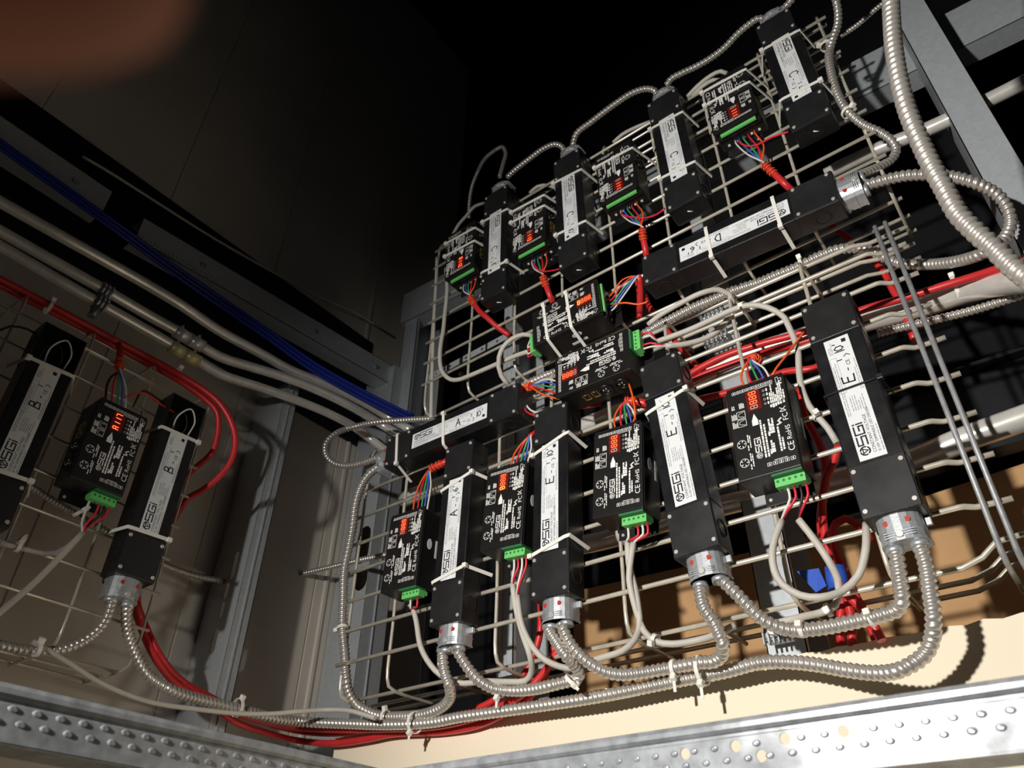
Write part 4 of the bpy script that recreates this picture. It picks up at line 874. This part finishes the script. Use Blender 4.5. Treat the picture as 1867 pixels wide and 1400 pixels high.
grey('dL', (3, 4), [(152, 968, 'x', -1.25), (140, 982), (122, 998), (103, 1008), (82, 1010), (60, 1005), (38, 999), (0, 990, 'x', -1.26)], 'darker grey cable curving off left under the left wall decoder', r=.0042, colors=('bwire', 'pink'))
grey(None, (), [(60, 1170, 'x', -1.25), (80, 1181), (128, 1210), (180, 1243), (231, 1266, 'x', -1.255), (283, 1282), (360, 1293), (440, 1301, 'x', -1.240), (500, 1301), (543, 1297), (596, 1294, .985), (639, 1296), (668, 1304), (684, 1309, .995)], 'thin grey cable sagging along the lower left beside the long ribbed conduit', r=.0042)
grey(None, (), [(966, 352, 1.0), (980, 340), (1000, 338), (1018, 345, 1.02)], 'grey cable arching over the second upper decoder', r=.0044)
grey(None, (), [(824, 432, .99), (836, 410), (850, 394), (866, 376), (884, 370, 1.02)], 'grey cable arching over the leftmost upper decoder', r=.0044)
grey(None, (), [(1252, 178, 1.0), (1272, 157), (1296, 138), (1314, 130), (1326, 134, 1.0)], 'outer grey cable arching over the rightmost upper decoder', r=.0048)
grey(None, (), [(1262, 176, 1.0), (1280, 158), (1300, 146), (1312, 146, 1.0)], 'inner grey cable arching over the rightmost upper decoder', r=.0046)
grey(None, (), [(1118, 260, 1.0), (1135, 245), (1160, 232), (1185, 222, 1.01)], 'grey cable arching over the third upper decoder', r=.0044)
# single thin wires
for pts, m, lab in (([(1160, 470, .96), (1148, 520, .96), (1118, 537, .95), (1110, 539, .95)], 'white', None),
                    ([(1117, 555, .95), (1140, 552, .95), (1165, 555), (1176, 552), (1182, 548, .96)], 'orange', 'orange wire curling right of the strapped decoder'),
                    ([(1466, 605, 1.0), (1440, 640, .98), (1415, 672, .965), (1408, 684, .96)], 'orange', 'orange wire slanting to the top of the largest decoder'),
                    ([(1131, 389, .955), (1142, 394), (1154, 396), (1177, 397), (1199, 390), (1212, 380, .955)], 'pink', 'thin red wire crossing below the third upper decoder to the right'),
                    ([(1346, 258, .955), (1360, 266), (1380, 264), (1406, 251), (1438, 240, .955)], 'pink', 'thin red wire crossing below the rightmost upper decoder to the right'),
                    ([(971, 478, .955), (984, 494), (1002, 494), (1022, 490, .955)], 'pink', 'thin red wire crossing below the second upper decoder to the right'),
                    ([(1147, 700, .96), (1155, 730, .955), (1158, 760, .96), (1152, 775, .97)], 'orange', 'orange wire hanging at the top of the leftmost driver'),
                    ([(952, 737, .975), (962, 752, .965), (975, 758, .962), (985, 763, .965)], 'pink', 'red wire below the control cable of the crosswise decoder'),
                    ([(953, 728, .975), (968, 748), (990, 752), (1010, 742, .965)], 'white', 'white wire curving below the control cable of the crosswise decoder'),
                    ([(0, 602, 'x', -1.25), (20, 595), (50, 600), (75, 615, 'x', -1.24)], 'bwire', 'dark wire entering the left hand driver marked B'),
                    ([(192, 730, 'x', -1.24), (196, 700), (205, 685), (214, 680, 'x', -1.25)], 'bwire', 'dark wire rising left of the red cable at the left wall decoder'),
                    ([(242, 742, 'x', -1.24), (256, 716), (262, 712), (300, 735, 'x', -1.24)], 'bwire', 'dark bent wire rising from the top right of the left wall decoder'),
                    ([(228, 724, 'x', -1.24), (262, 716), (295, 738), (318, 752, 'x', -1.235)], 'red', 'red wire running into the right hand driver marked B')):
    if lab: cable(pts, .0019, m, 'loose_wire', lab, 'wire', 'loose single wires', .008, 6)

# ------------------------------------------------------------------ nylon ties round cables
def rt(px, py, where, dpx, r, label, head=(0, -1, -.2), tail=0, m='tie'):
    p = path([(px, py)+where, (px+dpx[0], py+dpx[1])+where]); tie_ring(p[0], p[1]-p[0], r, label, head, tail, mat_=m)
rt(433, 1290, ('x', -1.262), (20, 4), .0150, 'white tie on the long sagging conduit in front of the left stud', (.6, -.2, .9))
rt(757, 1317, (1.03,), (20, -1), .0175, 'white tie joining two ribbed conduits under the left end of the lower tray', (0, -.5, -.9), .014)
rt(703, 1306, (1.04,), (20, 0), .0105, 'white tie on the ribbed conduit at the lower left corner of the tray', (0, -.4, .9))
rt(912, 1258, (1.02,), (20, 0), .0110, 'white tie on the loop under the leftmost decoders', (0, -.4, -.9), .016)
rt(1043, 1241, (1.0,), (10, -14), .0120, 'white tie where the loop meets the leftmost driver loop', (.2, -.5, -.9), .012)
rt(1230, 1218, (1.02,), (20, -3), .0115, 'white tie pointing down, left of another tie under the second driver marked E', (0, -.4, -.9), .02)
rt(1280, 1222, (1.025,), (20, -4), .0200, 'white tie round two conduits under the second driver marked E', (0, -.5, -.9), .02)
rt(1463, 1147, (1.01,), (20, -1), .0100, 'clear tie on the loop left of the hanging red cables', (0, -1, .2))
rt(1588, 1126, (1.0,), (20, -6), .0100, 'clear tie on the loop right of the hanging red cables', (0, -1, .2))
rt(1510, 1112, (1.0,), (18, -8), .0080, 'round nylon tie on the slanting grey cable near the foot of the lower tray', (-.3, -.8, -.3), .01)
rt(625, 1145, (.995,), (0, 20), .0110, 'white tie fixing the ribbed conduit to the left edge of the lower tray', (-.9, -.3, 0))
rt(1462, 482, (1.055,), (20, -9), .0115, 'white tie holding the long conduit above the rightmost driver marked E', (-.3, -.4, .9))
rt(1356, 560, (.985,), (20, -6), .0090, 'round nylon tie on the grey cables between the trays', (-.2, -.9, -.3), .018)
rt(1745, 528, (1.10,), (20, -7), .0215, 'white tie round the thick bent steel pipe', (0, -.3, .9))
rt(1492, 759, (1.0,), (12, 14), .0075, 'nylon tie knotting the grey cable to the tray left of the rightmost driver', (0, -1, .3))
rt(1195, 1168, (1.0,), (16, 4), .0085, 'round nylon tie on the grey cable between the leftmost and second drivers', (0, -.8, -.5))
rt(1546, 205, (.985,), (12, 12), .0105, 'white tie on the ribbed conduit down the right edge of the upper tray', (.7, -.5, .3))
rt(1508, 84, (.985,), (2, 20), .0115, 'white tie at the upper end of the ribbed conduit on the upper tray edge', (-.8, -.6, 0))
rt(322, 682, ('x', -1.291), (20, 12), .0130, 'white tie round the red cables at the right of the left wall tray', (.5, -.2, .9))
rt(88, 560, ('x', -1.291), (20, 11), .0130, 'white tie round the red cables at the left of the left wall tray', (.5, -.2, .9))
rt(68, 1184, ('x', -1.25), (20, 3), .0100, 'white tie on the ribbed conduit below the left hand driver marked B', (.6, -.3, .9))
rt(33, 996, ('x', -1.262), (20, 7), .0085, 'white tie on the tray below the left hand driver marked B', (.5, -.2, .9), .012)
rt(143, 935, ('x', -1.262), (12, 20), .0085, 'white tie hanging beside the terminal plug of the left wall decoder', (.5, -.2, .9), .012)
rt(844, 592, (1.0,), (-1, 20), .0062, 'black tie on the grey cable at the left edge of the upper tray', (0, -1, 0), 0, 'bwire') if False else None
rt(808, 608, (1.0,), (-2, 20), .0060, 'black tie on the grey cable at the left edge of the upper tray', (.3, -1, 0), 0, 'bwire')
rt(845, 688, (.99,), (20, -8), .0060, 'black tie on the grey cable under the upper tray', (0, -1, .3), 0, 'bwire')

# ------------------------------------------------------------------ the photographer's finger, close to the lens at the top left
fpts = path([(-420, -250, .0), (-200, -190, .0), (30, -140, .0), (200, -135, .0), (290, -140, .0), (345, -146, .0), (362, -150, .0)]) if False else [ray(a, b).normalized()*.055 for a, b in ((-420, -270), (-200, -225), (20, -190), (180, -185), (270, -190), (325, -196), (345, -200))]
fm = MB(); N = len(fpts); fd = fpts[-1]-fpts[0]; rr_ = [.0098, .0096, .0092, .0088, .0078, .0052, .0018]
ax_ = fd.normalized(); u_ = ax_.orthogonal().normalized(); w_ = ax_.cross(u_)
for p, r_ in zip(fpts, rr_):
    for k in range(16): a = k*math.pi/8; fm.v.append(p+u_*(math.cos(a)*r_)+w_*(math.sin(a)*r_))
for i in range(N-1):
    for k in range(16): fm.f.append((i*16+k, i*16+(k+1) % 16, i*16+16+(k+1) % 16, i*16+16+k)); fm.sm.append(True)
fm.f.append(tuple(range(16))); fm.f.append(tuple((N-1)*16+k for k in range(16))); fm.sm += [False, True]
fo = thing1('fingertip', fm, M_['skin'], 'blurred reddish fingertip of the person taking the picture, at the top left corner', 'finger')
sm_ = fo.modifiers.new('round', 'SUBSURF'); sm_.levels = 1; sm_.render_levels = 2
